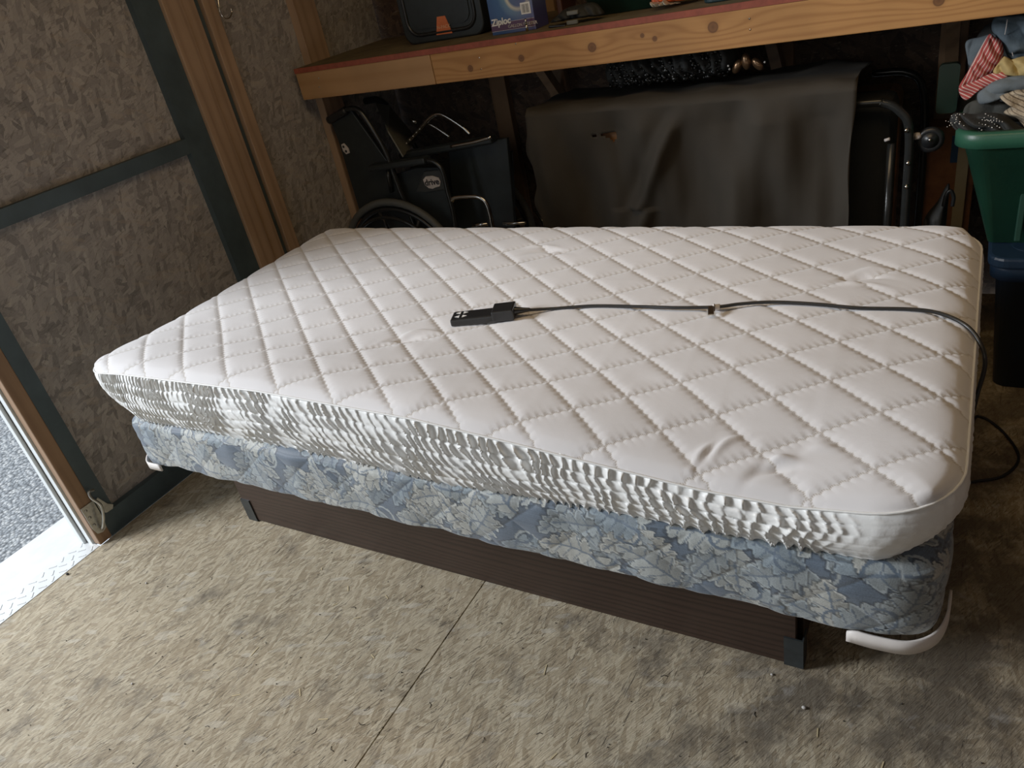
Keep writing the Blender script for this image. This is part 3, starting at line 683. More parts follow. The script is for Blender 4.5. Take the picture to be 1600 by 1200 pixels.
# ================================================================== SHELF
sh = empty('wall_shelf', (.9, 1.8, 1.166), 'plywood shelf with a knotty pine front beam and red edge across the back', 'shelf')
bx('shelf_board', (XW+.01, XR-.02, 1.535, YB-.002, 1.166, 1.184), PLY_TOP, sh, label='dusty olive plywood shelf board')
bx('painted_edge', (XW+.01, XR-.02, 1.529, 1.536, 1.166, 1.1845), RED_PAINT, sh, label='red painted edge strip')
bx('front_beam', (.3015, XR-.02, 1.53, 1.568, 1.064, 1.1655), PINE_BEAM, sh, .0025, label='honey pine beam with dark knots')
bx('front_beam', (XW+.012, .2985, 1.53, 1.568, 1.0635, 1.1655), PINE_BEAM2, sh, .0025, label='plainer short left length of beam')
for (u, v) in ((749, 90), (752, 108), (498, 122), (499, 136), (1171, 29), (1172, 46), (806, 68)):
    p = at(u, v, 1, 1.53); MB().disc((p.x, 1.5302, p.z), (0, -1, 0), .0028, 10, .0014).build('screw_head', SILVER, sh)
bx('ledger_block', (XW+.009, XW+.047, 1.569, 1.78, 1.075, 1.165), PINE_POST, sh, .002)
for x in (.47, 1.36, 1.90):
    M = frame((x+.02, YB-.002, .80), (0, -1, 1.1), (1, 0, 0))
    MB().box(0, .50, -.019, .019, 0, .04, M=M).build('diagonal_brace', PINE_DARK, sh, label='dark diagonal pine brace')

# ---- things on the shelf
ZS = 1.1845
# tool case
YC = 1.72
pc = [at(u, v, 1, YC) for u, v in ((632, 62), (758, 50))]
cxl, cxr = at(627, 20, 1, YC).x-.012, at(757, 40, 1, YC).x
case = empty('tool_case', ((cxl+cxr)/2, YC, ZS), 'black moulded tool case with an orange label at the left end of the shelf', 'case')
def rrect(x0, x1, z0, z1, r, n=6):
    out = []
    for (cx, cz, a0) in ((x1-r, z1-r, 0), (x0+r, z1-r, 90), (x0+r, z0+r, 180), (x1-r, z0+r, 270)):
        for k in range(n+1):
            a = math.radians(a0+90*k/n); out.append((cx+r*math.cos(a), cz+r*math.sin(a)))
    return out
MB().prism(rrect(cxl, cxr, ZS, ZS+.36, .045), 1, YC, YC+.13).build('case_body', BLACK_VINYL, case, mods=(('bevel', .006),))
ring = rrect(cxl+.03, cxr-.03, ZS+.03, ZS+.33, .05)
MB().tube([(x, YC-.001, z) for x, z in ring], .007, 8, False, True).build('lid_rim', BLACK_PLASTIC, case)
MB().prism(rrect(cxl+.05, cxr-.05, ZS+.05, ZS+.31, .04), 1, YC-.005, YC-.0002).build('lid_panel', BLACK_VINYL, case)
lp = [at(u, v, 1, YC-.006) for u, v in ((682, 55), (707, 51.5), (695, 24.5), (682.5, 26.5))]
lb = MB().prism([(p.x, p.z) for p in lp], 1, YC-.0065, YC-.0052).build('label', ORANGE_LABEL, case, label='orange trapezoid label')
c = at(693, 42, 1, YC-.007)
text('lettering', 'N-PACK', .0165, frame((c.x, YC-.0068, c.z), (1, 0, 0), (0, 0, 1)), CREAM_INK, case, 'cream lettering')
# freezer-bag box
YZ = 1.63
zx0, zx1 = at(770, 54, 1, YZ).x, at(838, 46, 1, YZ).x
zb_ = empty('freezer_bag_box', ((zx0+zx1)/2, YZ, ZS), 'blue and purple freezer bag carton standing on the shelf beside the tool case', 'box')
ZC = NT('printed blue carton'); gp = ZC.geo(); sx = ZC.n('SeparateXYZ'); ZC.put(sx.inputs[0], gp)
cc0 = at(807, -8, 1, YZ)
dx = ZC.math('SUBTRACT', sx.outputs[0], cc0.x); dz = ZC.math('SUBTRACT', sx.outputs[2], cc0.z)
rd = ZC.math('SQRT', ZC.math('ADD', ZC.math('MULTIPLY', dx, dx), ZC.math('MULTIPLY', dz, dz)))
colr = ZC.ramp(ZC.math('MULTIPLY', rd, 8.), [(0, (.02, .07, .16)), (.27, (.03, .09, .2)), (.34, (.75, .72, .50)), (.42, (.10, .22, .33)), (.62, (.02, .08, .22)), (1, (.012, .05, .18))])
hz = ZC.ramp(ZC.math('DIVIDE', ZC.math('SUBTRACT', sx.outputs[0], zx0), zx1-zx0), [(.25, 0), (.9, .65)])
colr = ZC.mix(hz, colr, (.10, .08, .22)); ZC.color(colr); ZC.set(Roughness=.35); ZC = ZC.m
bx('carton', (zx0, zx1, YZ, YZ+.10, ZS, ZS+.17), ZC, zb_, .001)
PURPLE = simple('purple print band', (.075, .022, .075), .4, 0, .05); NAVYP = simple('navy print', (.012, .035, .13), .4, 0, .05)
za, zbb = at(800, 33, 1, YZ).z, at(803, 48, 1, YZ).z
zpa, zpb = ZS+.012, ZS+.037
bx('print_band', (zx0+.0003, zx1-.0003, YZ-.0012, YZ-.0004, zpa, zpb), PURPLE, zb_, label='purple printed band')
MB().box(zx0+.0003, zx1-.0003, YZ-.0014, YZ-.0005, zpa-.001, zpa).box(zx0+.0003, zx1-.0003, YZ-.0014, YZ-.0005, zpb, zpb+.001).build('print_rule', PALE_LABEL, zb_)
text('lettering', 'Ziploc', .030, frame((zx0+.042, YZ-.0022, ZS+.040), (1, 0, .03), (-.0, 0, 1)), WHITE_INK, zb_, 'white brand lettering', off=.0008, shear=.15)
text('lettering', 'GALLON FREEZER', .0142, frame((zx0+.125, YZ-.0024, ZS+.0215), (1, 0, 0), (0, 0, 1)), PALE_LABEL, zb_, 'pale lettering on the purple band')
bc = at(825, 18, 1, YZ)
bx('barcode', (zx1-.046, zx1-.009, YZ-.0014, YZ-.0003, ZS+.052, ZS+.088), WHITE_INK, zb_, label='white barcode patch')
b = MB()
for k in range(7): b.box(zx1-.042+k*.0043, zx1-.042+k*.0043+(.0022 if k % 3 else .0012), YZ-.0018, YZ-.0013, ZS+.056, ZS+.083)
b.build('barcode_bars', DARK_INK, zb_)
# small socket standing in front of the carton
p = at(824, 49, 2, ZS); MB().tube([(p.x, p.y, ZS+.0005), (p.x, p.y, ZS+.024)], .0048, 14, False).tube([(p.x, p.y, ZS+.024), (p.x, p.y, ZS+.040)], .0036, 14, False).build('steel_socket', SILVER, label='tiny silver steel socket standing upright before the freezer bag carton', cat='socket')
# brown bottle-like sliver
p = at(846, 44, 2, ZS)
BROWNP = simple('dark red-brown leather', (.06, .025, .018), .55, 0, .3, 12)
MB().box(p.x+.018, p.x+.038, p.y+.10, p.y+.22, ZS+.0005, ZS+.20, bev=.005).build('brown_folder', BROWNP, label='dark red-brown folder upright between the carton and the green bin', cat='folder')
# green bin on the shelf
def tote(root, x0, x1, y0, y1, z0, z1, mat, rim=.018, taper=.03, r=.05, ribs=True, rimh=.03):
    b = MB(); rows = []
    prof = [(taper, z0), (0, z1-rimh), (-rim*.2, z1-rimh), (-rim, z1-rimh+.004), (-rim, z1-.006), (-rim*.7, z1), (rim*.15, z1), (rim*.25, z1-.01), (rim*.3, z1-rimh), (taper+.006, z0+.006)]
    for (o_, z) in prof:
        q_ = [(x, y) for x, y in rrect(x0+o_, x1-o_, y0+o_, y1-o_, max(.01, r-o_*.5), 6)]
        rows.append([Vector((x, y, z)) for x, y in q_])
    b.grid(rows, True, True)
    n = len(rows[0]); b.f.append(tuple(range(n))); b.smooth.append(False); k = len(b.v)-n; b.f.append(tuple(k+i for i in range(n))); b.smooth.append(False)
    body = b.build('tote_body', mat, root)
    return body
gb = empty('green_bin', (.93, 1.85, ZS), 'dark green plastic bin on the shelf behind the black strap', 'bin')
tote(gb, .80, 1.12, 1.70, 2.02, ZS+.001, ZS+.28, DARK_GREEN, .012, .03, .06)
# black webbing strap with grey buckle
bs = empty('webbing_strap', at(900, 35, 2, ZS), 'black nylon strap bundle with two grey buckle slots on the shelf', 'strap')
cpt = at(900, 42, 2, ZS)
def crumple(poly, Y, bulge, fold=.0, ffreq=30., fdir=(1, 0), seed=0., rings=22, back=.4, per=9):
    fold *= 2.0; ffreq *= 1.9
    """a soft closed cloth shape whose outline is poly (x,z), bulging toward -y"""
    P_ = [Vector((x, 0, z)) for x, z in poly]; P_ = spline(P_, True, per); n = len(P_); c = sum(P_, Vector())/n; rows = []
    for sgn, bl in ((1, bulge), (-1, bulge*back)):
        rr = range(rings+1) if sgn == 1 else range(rings-1, -1, -1)
        for k in rr:
            r = k/rings if k else .004; row = []
            for p in P_:
                q_ = c+(p-c)*r; s = q_.x*fdir[0]+q_.z*fdir[1]; e = (1-r**2.5)
                nn = mnoise.noise(Vector((q_.x*14+seed, q_.z*14, seed)))
                y = -sgn*(bl*math.sqrt(max(e, 0)))-(fold*(abs(math.sin(s*ffreq+nn*2.2))*1.-.5+nn*.9+.35*mnoise.noise(Vector((q_.x*45, q_.z*45, seed))))*min(1, e*3) if sgn == 1 else 0)
                row.append(Vector((q_.x, Y+y, q_.z)))
            rows.append(row)
    return MB().grid(rows, True, True)
pp = [at(u, v, 1, 1.62) for u, v in ((856, 42), (866, 26), (880, 15), (905, 8), (925, 6), (938, 18), (940, 33), (925, 42), (905, 44), (880, 43))]
crumple([(p.x, max(p.z, ZS+.012)) for p in pp], 1.645, .035, .006, 60, (.8, .6), 1).build('nylon_bundle', BLACK_NYLON, bs)
for (u, v) in ((894, 20), (894, 35)):
    p = at(u, v, 1, 1.596); MB().box(p.x-.020, p.x+.020, 1.594, 1.606, p.z-.0065, p.z+.0065, bev=.003).build('buckle_slot', GREY_VINYL, bs, label='grey buckle slot')
MB().tube([at(u, v, 1, 1.60) for u, v in ((858, 42), (868, 41), (884, 40))], .0045, 8).build('strap_end', BLACK_PLASTIC, bs)
# plastic bag
bg = empty('plastic_bag', at(1040, 14, 2, ZS), 'crumpled clear and orange plastic bag lying on the shelf', 'bag')
pp = [at(u, v, 1, 1.66) for u, v in ((1008, -14), (1016, 8), (1024, 17), (1048, 12), (1072, 6), (1090, -12), (1050, -30))]
crumple([(p.x, max(p.z, ZS+.012)) for p in pp], 1.70, .04, .008, 80, (.7, .7), 3).build('orange_film', ORANGE_BAG, bg, label='orange film')
pp = [at(u, v, 1, 1.64) for u, v in ((1014, 4), (1020, 18), (1034, 17), (1052, 14), (1062, 6), (1046, 6), (1036, 0), (1030, 6))]
crumple([(p.x, max(p.z, ZS+.010)) for p in pp], 1.652, .022, .008, 120, (.9, .4), 5).build('clear_corner', CLEAR_BAG, bg, label='crumpled clear corner')
# dark lid
p0, p1 = at(1092, 10, 2, ZS), at(1200, -2, 2, ZS)
tl = MB().prism(rrect(p0.x, p0.x+.42, 1.615, 2.02, .03), 2, ZS+.0005, ZS+.022)
tl.build('storage_lid', TEAL_PLASTIC, label='flat dark teal storage lid at the right part of the shelf', cat='lid', mods=(('bevel', .004),))
bx('blue_storage_box', (p0.x+.06, p0.x+.38, 1.66, 1.98, ZS+.023, ZS+.16), NAVY_PLASTIC, None, .01, label='dark blue box standing on the teal lid on the shelf', cat='box')

# ================================================================== WHEELCHAIR
YN, YFAR = 1.60, 1.95
wc = empty('wheelchair', (.05, 1.78, 0), 'folded black wheelchair between the left wall and the draped cot', 'wheelchair')
A_ = lambda u, v, y=YN: at(u, v, 1, y)
def wheel(cx, y, r, parent):
    w = MB().tube([(cx+r*math.cos(t), y, r+.003+r*math.sin(t)) for t in np.linspace(0, 2*math.pi, 48, endpoint=False)], .016, 10, False, True).build('rear_wheel', TYRE, parent)
    MB().tube([(cx+(r-.030)*math.cos(t), y, r+.003+(r-.030)*math.sin(t)) for t in np.linspace(0, 2*math.pi, 48, endpoint=False)], .010, 8, False, True).build('wheel_rim', BLACK_PLASTIC, w)
    MB().tube([(cx+(r-.055)*math.cos(t), y-.035, r+.003+(r-.055)*math.sin(t)) for t in np.linspace(0, 2*math.pi, 48, endpoint=False)], .0085, 8, False, True).build('push_rim', BLACK_TUBE, w)
    b = MB()
    for k in range(8):
        t = k*math.pi/4+.2; b.tube([(cx+.03*math.cos(t), y, r+.003+.03*math.sin(t)), (cx+(r-.03)*math.cos(t), y, r+.003+(r-.03)*math.sin(t))], .009, 8, False)
    b.build('wheel_spokes', BLACK_PLASTIC, w, kind=None)
    MB().tube([(cx, y-.03, r+.003), (cx, y+.03, r+.003)], .032, 16, False).build('hub', BLACK_PLASTIC, w)
    return w
wheel(-.115, 1.57, .305, wc); wheel(.0, 2.02, .305, wc)
# near frame: back cane with push handle
MB().tube([A_(532, 176), A_(545, 170), A_(558, 171), A_(572, 186), A_(600, 232), A_(612, 262), A_(626, 300), A_(648, 352), (A_(648, 352).x+.02, YN, .32)], .0105, 12).build('back_cane', BLACK_TUBE, wc)
MB().tube([A_(541, 172), A_(528, 180), A_(514, 188)], .0165, 12).build('push_handle', BLACK_PLASTIC, wc)
MB().tube([A_(590, 160, YFAR), A_(604, 168, YFAR), A_(630, 205, YFAR), A_(650, 232, YFAR), A_(690, 330, YFAR)], .0105, 12).build('back_cane', BLACK_TUBE, wc)
MB().tube([A_(604, 166, YFAR), A_(590, 156, YFAR), A_(570, 158, YFAR)], .016, 12).build('push_handle', BLACK_PLASTIC, wc)
# back upholstery: near flap
def panel(pts, y, th, mat, name, lab=None, parent=wc, bow=0.):
    P_ = [at(u, v, 1, y) for u, v in pts]
    return MB().prism([(p.x, p.z) for p in P_], 1, y, y+th).build(name, mat, parent, lab, mods=(('bevel', .004),))
panel(((517, 192), (548, 172), (612, 262), (640, 330), (650, 400), (578, 400), (562, 332), (530, 225)), YN+.012, .02, BLACK_VINYL, 'back_sling', 'black vinyl back sling')
MB().add([at(588, 162, 1, YFAR-.02), at(608, 166, 1, YFAR-.02), at(652, 218, 1, YFAR-.02), at(630, 245, 1, YN+.06), at(606, 205, 1, YN+.06)], [(0, 1, 2, 3, 4)], False).build('sling_inner_face', GREY_VINYL, wc, 'grey inner face of the sling', mods=(('solid', .006),))
# armrests
def pad(a, b_, y, h, nm='armrest_pad'):
    p, q_ = at(*a, 1, y), at(*b_, 1, y); M = frame((p+q_)/2, q_-p, (0, 1, 0)); L = (q_-p).length
    return MB().box(-L/2, L/2, -.025, .025, -h/2, h/2, bev=.009, M=M).build(nm, BLACK_VINYL, wc)
pad((580, 262), (668, 249), YN, .028); pad((628, 243), (772, 217), YN+.13, .030)
MB().tube([A_(664, 250), A_(680, 254), A_(692, 268), A_(700, 300), A_(708, 330), A_(714, 372)], .010, 12).build('arm_tube', BLACK_TUBE, wc)
MB().tube([A_(606, 264), A_(608, 280), A_(612, 300)], .010, 10, False).build('arm_post', BLACK_TUBE, wc)
MB().tube([A_(705, 229, 1.71), A_(740, 222, 1.71), A_(768, 214, 1.71)], .008, 10).build('arm_tube', CHROME, wc)
# side guard with sticker
panel(((608, 275), (650, 262), (692, 262), (704, 318), (712, 372), (610, 372), (600, 320)), YN+.03, .008, BLACK_VINYL, 'side_guard', 'black side guard')
panel(((650, 300), (662, 268), (690, 265), (700, 296), (664, 301)), YN+.022, .006, simple('charcoal vinyl patch', (.03, .034, .034), .5, 0, .2), 'guard_patch')
stp = [at(u, v, 1, YN+.018) for u, v in ((661, 281), (665, 276), (675, 275), (685, 278), (688, 284), (687, 291), (680, 293), (676, 295), (670, 294), (664, 289))]
MB().prism([(p.x, p.z) for p in stp], 1, YN+.018, YN+.0215).build('sticker', PALE_LABEL, wc, 'pale round worn sticker')
c = at(674.5, 285, 1, YN+.016)
text('lettering', 'drive', .036, frame((c.x, YN+.0165, c.z), (1, 0, .06), (0, 0, 1)), DARK_INK, wc, 'dark lettering on the sticker', off=.0008)
st2 = [at(u, v, 1, YN+.008) for u, v in ((533, 226), (537, 224), (544, 232), (546, 239), (541, 241), (536, 236))]
MB().prism([(p.x, p.z) for p in st2], 1, YN+.008, YN+.0115).build('sticker', PALE_LABEL, wc, 'small pale sticker on the sling')
for (u, v) in ((536.5, 229.5), (540.5, 236.5)):
    p = at(u, v, 1, YN+.007); MB().disc((p.x, YN+.008, p.z), (0, -1, 0), .0058, 10, .001).build('sticker_print', DARK_INK, wc)
# seat, folded upright, and leg parts
panel(((640, 262), (700, 248), (800, 236), (806, 372), (640, 372)), YFAR-.03, .012, BLACK_VINYL, 'side_guard', 'black far side guard')
panel(((700, 232), (770, 218), (792, 216), (800, 300), (806, 372), (718, 372), (706, 300)), YN+.16, .02, BLACK_VINYL, 'seat_sling', 'dark seat sling folded upright')
MB().tube([A_(628, 230, 1.78), A_(655, 203, 1.78), A_(672, 184, 1.78), A_(684, 178, 1.78), A_(697, 182, 1.78), A_(722, 198, 1.78), A_(735, 210, 1.78)], .0085, 10).build('legrest_tube', CHROME, wc)
MB().tube([A_(668, 192, 1.80), A_(684, 201, 1.80), A_(703, 214, 1.80)], .007, 10).build('legrest_tube', CHROME, wc)
for k in range(6):
    p = at(630+k*5.2, 229.5-k*5.6, 1, 1.755); MB().ball(p, .0036, n=5).build('rivet', PEARL, wc)
MB().tube([A_(642, 187, 1.78), A_(651, 191, 1.78)], .009, 10, False).build('lock_pin', CHROME, wc)
MB().tube([A_(706, 314), A_(712, 309), A_(740, 307), A_(754, 311), A_(762, 322), A_(768, 345), A_(772, 372)], .009, 10).build('front_frame', CHROME, wc)
MB().tube([A_(738, 352), A_(762, 350)], .007, 10, False).build('footplate_pin', CHROME, wc)
MB().tube([A_(786, 349), A_(803, 349), A_(822, 348)], .006, 10, False).build('footplate_pin', CHROME, wc)
for x in (.30, .42): 
    w = MB().tube([(x+.075*math.cos(t), 1.62+(x-.3)*2.6, .085+.075*math.sin(t)) for t in np.linspace(0, 2*math.pi, 24, endpoint=False)], .012, 8, False, True).build('front_caster', TYRE, wc)
    MB().tube([(x, 1.60+(x-.3)*2.6, .085), (x, 1.64+(x-.3)*2.6, .085)], .06, 20, False).build('caster_disc', BLACK_PLASTIC, w)
    MB().tube([(x, 1.655+(x-.3)*2.6, .085), (x, 1.655+(x-.3)*2.6, .30), (x-.05, 1.655+(x-.3)*2.6, .42)], .010, 8, False).build('caster_fork', BLACK_TUBE, w)

# ================================================================== FOLDED COT
ct = empty('folding_cot', (1.3, 1.72, 0), 'folded black tubular rollaway cot standing behind the bed, under the dark cover', 'cot')
bx('folded_mattress', (.70, 1.80, 1.62, 1.80, .12, .855), BLACK_FOAM, ct, .03)
bx('folded_mattress', (.70, 1.80, 1.81, 1.95, .12, .84), CARD, ct, .03, label='brown lower mattress half')
Q = lambda u, v, y=1.58: at(u, v, 1, y)
MB().tube([(.70, 1.58, .10), (.70, 1.58, .72), (.72, 1.58, .83), (.80, 1.58, .868), (1.2, 1.58, .868), (1.70, 1.58, .866), (1.775, 1.58, .862), (1.82, 1.58, .835), (1.846, 1.58, .78), (1.850, 1.58, .6), (1.850, 1.58, .10)], .0125, 12).build('tubular_frame', BLACK_TUBE, ct)
MB().tube([(1.70, 1.98, .862), (1.80, 1.98, .855), (1.85, 1.98, .80), (1.865, 1.98, .6), (1.865, 1.98, .10)], .0125, 12).build('tubular_frame', BLACK_TUBE, ct)
MB().tube([(1.80, 1.60, .12), (1.80, 1.60, .74)], .012, 10, False).build('hinge_bar', BLACK_TUBE, ct)
for (x, z) in ((1.84, .785), (1.85, .69), (1.85, .62)):
    MB().ball((x, 1.566, z), .007, n=6).build('frame_bolt', CHROME, ct)
MB().tube([(1.785, 1.575, .757), (1.798, 1.57, .762)], .0045, 8, False).build('hinge_pin', PALE_LABEL, ct)
MB().tube([(1.862, 1.59, .760), (1.875, 1.60, .757)], .010, 10, False).build('caster_stem', PALE_LABEL, ct)
w = MB().tube([(1.900+.026*math.cos(t), 1.60, .745+.026*math.sin(t)) for t in np.linspace(0, 2*math.pi, 24, endpoint=False)], .011, 8, False, True).build('caster_wheel', BLACK_PLASTIC, ct)
MB().tube([(1.900, 1.588, .745), (1.900, 1.612, .745)], .022, 18, False).build('caster_disc', BLACK_PLASTIC, w)
MB().ball((1.900, 1.586, .748), .005, n=5).build('axle_cap', CHROME, w)

# dark cover cloth draped over the cot
NSX, NT_ = 150, 120
xl_, xr_ = .645, 1.708
front_top = lambda s: .935-.006*s
Pc = []
hole = at(955, 213, 1, 1.53)
for j in range(NT_):
    t = j/(NT_-1); row = []
    for i in range(NSX):
        s = i/(NSX-1); x = xl_+(xr_-xl_)*s
        top_len = .40; drop = .55; L = t*(top_len+drop)
        sagt = .018*math.sin(s*9)+.012*math.sin(s*23+1)
        if L < top_len:
            k = L/top_len; y = 1.93-k*.40; z = .945+.012*math.sin(k*math.pi)*0+(-.030+.03*k)+.5*sagt*(1-k)*.6
            z += .010*mnoise.noise(Vector((x*9, y*9, 2)))
            rr = (top_len-L)
            if rr < .02: z -= .006*(1-rr/.02)
        else:
            k = (L-top_len); y = 1.53; z = front_top(s)-k
            f = min(1, k/.08)
            fold = .020*math.sin(x*17+k*5.5+1.0)+.013*math.sin(x*31-k*9)+.008*mnoise.noise(Vector((x*22, k*6, 1)))
            # long diagonal pull from the middle pleat down-left, as in a hanging sheet
            cxp = 1.213-.42*k*(1.2 if k < .35 else 1); dd = x-cxp
            fold += .030*math.exp(-(dd/.028)**2)*f-.022*math.exp(-((dd+.05)/.04)**2)
            fold += .022*math.exp(-((x-1.46+.25*k)/.05)**2)
            y = 1.525-fold*f*.8-.012
        # ragged side edges
        if i == 0: x += .012*math.sin(t*31)+.010*mnoise.noise(Vector((t*14, 0, 0)))
        if i == NSX-1: x += -.03*max(0, (L-top_len))+.006*math.sin(t*17)
        row.append(Vector((x, y, z)))
    Pc.append(row)
b = MB().grid(Pc)
keep = []
for f in b.f:
    c = sum((Vector(b.v[i]) for i in f), Vector())/4; dx_, dz_ = c.x-hole.x, c.z-hole.z
    tear = c.y < 1.56 and ((abs(dx_) < .016 and -.018 < dz_ < .012 and dz_ > -.018+abs(dx_-.004)*.9) or (-.07 < dx_ < 0 and 0 < dz_-.002 < .008+.004*math.sin(dx_*200)))
    if not tear: keep.append(f)
b.f = keep; b.smooth = [True]*len(keep)
b.build('cover_cloth', TARP, label='torn dark olive cloth draped over the folded cot behind the bed', cat='cover', mods=(('solid', .002),))
bx('cardboard_sheet', (.80, 1.05, 1.552, 1.556, .002, .90), CARD, label='brown cardboard showing through the tear in the dark cover', cat='cardboard')

# glossy black beaded bag and bronze ornament on top of the cover
bd = empty('sequinned_bag', (1.10, 1.72, .94), 'glossy black sequinned bag lying on the cover under the shelf beam', 'bag')
pp = [(.885, .985), (.89, 1.03), (.95, 1.06), (1.05, 1.07), (1.15, 1.075), (1.27, 1.07), (1.33, 1.03), (1.32, .975), (1.2, .955), (1.05, .955), (.93, .955)]
crumple(pp, 1.72, .07, .016, 50, (1, .3), 2, back=1.).build('bag_body', BLACK_NYLON, bd)
b = MB(); rs = random.Random(3)
for k in range(420):
    u = rs.random(); v = rs.random(); x = .90+u*.41; z = .960+v*.105; e = max(0, 1-abs((u-.5)*2)**3)*max(0, 1-abs((v-.45)*2)**3)
    y = 1.72-.07*math.sqrt(e)-.006; M = Matrix.Rotation(rs.uniform(0, 3), 3, 'Y') @ Matrix.Rotation(rs.uniform(-.9, .9), 3, 'X')
    b.ball((x, y, z), rs.uniform(.004, .008), 1, .35, 1, 4, M)
b.build('sequins', SEQUIN, bd, kind='stuff')
orn = empty('bronze_ornament', (1.40, 1.70, .95), 'bronze three-petalled foil ornament on the cover at the right of the sequinned bag', 'ornament')
for (u, v, a, s) in ((1152, 104, .5, 1.), (1166, 96, -.1, 1.1), (1184, 100, -.7, 1.)):
    p = at(u, v, 1, 1.70); M = Matrix.Rotation(a, 3, 'Y')
    MB().ball(p, .022*s, .62, .45, 1.05, 10, M).build('petal', BRONZE, orn)
for (u, v) in ((1140, 108), (1138, 103), (1195, 97)): MB().ball(at(u, v, 1, 1.68), .0035, n=5).build('bead', PEARL, orn)

# ================================================================== RIGHT-HAND TOTES
bt = empty('blue_tote', (2.30, 1.72, 0), 'dark navy lidded storage tote on the floor beneath the green tote', 'tote')
tote(bt, 2.10, 2.68, 1.47, 2.02, .002, .42, NAVY_PLASTIC, .016, .03, .05, rimh=.05)
MB().prism(rrect(2.075, 2.70, 1.448, 2.04, .05), 2, .412, .446).build('tote_lid', NAVY_PLASTIC, bt, 'navy lid', mods=(('bevel', .008),))
MB().prism(rrect(2.13, 2.65, 1.50, 1.99, .05), 2, .4465, .4475).build('lid_panel', NAVY_PLASTIC, bt)
gt = empty('green_tote', (2.25, 1.72, .448), 'open green storage tote heaped with clothes on top of the navy tote', 'tote')
tote(gt, 1.985, 2.55, 1.475, 1.98, .4485, .795, GREEN_PLASTIC, .022, .085, .06, rimh=.045)
for x in (2.14, 2.42): bx('tote_rib', (x-.008, x+.008, 1.515, 1.535, .47, .70), DARK_GREEN, gt, .003)
# pale green lid wedged upright behind
MB().prism(rrect(1.905, 1.957, .80, .935, .012), 1, 1.66, 1.685).build('storage_lid', PALE_GREEN, label='translucent green lid edge wedged upright between the cot and the green tote', cat='lid')
# bits between cot and tote
bx('cream_board', (1.966, 2.00, 2.008, 2.018, .002, .70), CREAM_BOARD, None, .001, label='narrow cream board leaning behind the green tote', cat='board')
cbx = empty('cardboard_box', (1.95, 1.90, 0), 'brown cardboard box with a blue label between the cot and the totes', 'box')
bx('carton', (1.87, 2.02, 2.03, 2.14, .002, .66), CARD, cbx, .002)
bx('blue_print', (1.945, 1.972, 2.026, 2.0295, .54, .63), BLUE_LABEL, cbx, label='blue printed label')
gbp = empty('black_bag', (1.99, 1.66, 0), 'black soft bag with a looped handle between the cot and the green tote', 'bag')
pp = [(1.895, .42), (1.90, .47), (1.93, .52), (1.945, .56), (1.957, .57), (1.958, .5), (1.958, .3), (1.958, .03), (1.92, .02), (1.895, .2)]
crumple(pp, 1.72, .05, .010, 25, (1, .2), 8).build('bag_body', BLACK_NYLON, gbp)
MB().tube([at(u, v, 1, 1.66) for u, v in ((1474, 322), (1478, 306), (1485, 298), (1490, 308), (1488, 322))], .0055, 8).build('bag_handle', BLACK_PLASTIC, gbp)

# ---- clothes heaped in the green tote
def garment(name, px, Y, bulge, mat, label, fold=.004, ff=40, fd=(1, 0), seed=1, cat='garment', parent=None):
    pp = [at(u, v, 1, Y) for u, v in px]
    return crumple([(p.x, p.z) for p in pp], Y, bulge, fold, ff, fd, seed, rings=28).build(name, mat, parent, label, cat)
garment('dark_cloth', ((1495, 160), (1510, 120), (1525, 60), (1560, 30), (1640, 20), (1680, 120), (1680, 215), (1560, 215), (1500, 212)), 1.74, .05, DARKC, 'black cloth at the bottom of the clothes heap', .008, 20, seed=2)
garment('grey_shirt', ((1509, 66), (1530, 58), (1556, 54), (1552, 85), (1535, 110), (1515, 125), (1512, 95)), 1.685, .010, DENIM2, 'grey-blue cloth corner sticking up left of the striped shirt', .003, 40, seed=4)
g = garment('denim_jacket', ((1550, 48), (1552, 30), (1566, 24), (1600, 22), (1660, 20), (1670, 80), (1640, 100), (1604, 98), (1576, 90), (1566, 66)), 1.655, .035, DENIM, 'blue denim jacket on top of the clothes heap', .009, 34, (.5, 1), 6)
MB().tube([at(u, v, 1, 1.615) for u, v in ((1574, 30), (1572, 44), (1570, 54))], .0010, 6).build('stitching', PALE_LABEL, g, 'pale seam stitching')
MB().tube([at(u, v, 1, 1.618) for u, v in ((1577, 70), (1581, 80), (1583, 88))], .0010, 6).build('stitching', PALE_LABEL, g, 'pale seam stitching')
gs = garment('striped_shirt', ((1498, 137), (1512, 112), (1528, 82), (1545, 54), (1555, 58), (1566, 66), (1568, 88), (1560, 104), (1540, 122), (1515, 134)), 1.625, .018, STRIPE, 'red and white striped shirt spilling over the left of the heap', .006, 55, (.8, .6), 9)
crumple([(p.x, p.z) for p in [at(u, v, 1, 1.595) for u, v in ((1498, 138), (1520, 128), (1545, 116), (1568, 112), (1578, 118), (1556, 130), (1530, 142), (1508, 157))]], 1.595, .010, .004, 60, (.3, 1), 10, rings=16).build('sleeve', STRIPE2, gs, 'striped sleeve')
garment('yellow_garment', ((1552, 114), (1562, 96), (1570, 88), (1576, 94), (1600, 88), (1640, 88), (1650, 118), (1610, 120), (1580, 117)), 1.60, .022, YELLOW, 'yellow cotton garment under the denim jacket', .009, 48, (.6, .8), 12)
garment('denim_sleeve', ((1527, 148), (1540, 136), (1556, 126), (1590, 118), (1640, 120), (1640, 140), (1590, 140), (1560, 155), (1532, 163)), 1.575, .018, DENIM2, 'faded denim sleeve below the striped shirt', .005, 45, (.2, 1), 14)
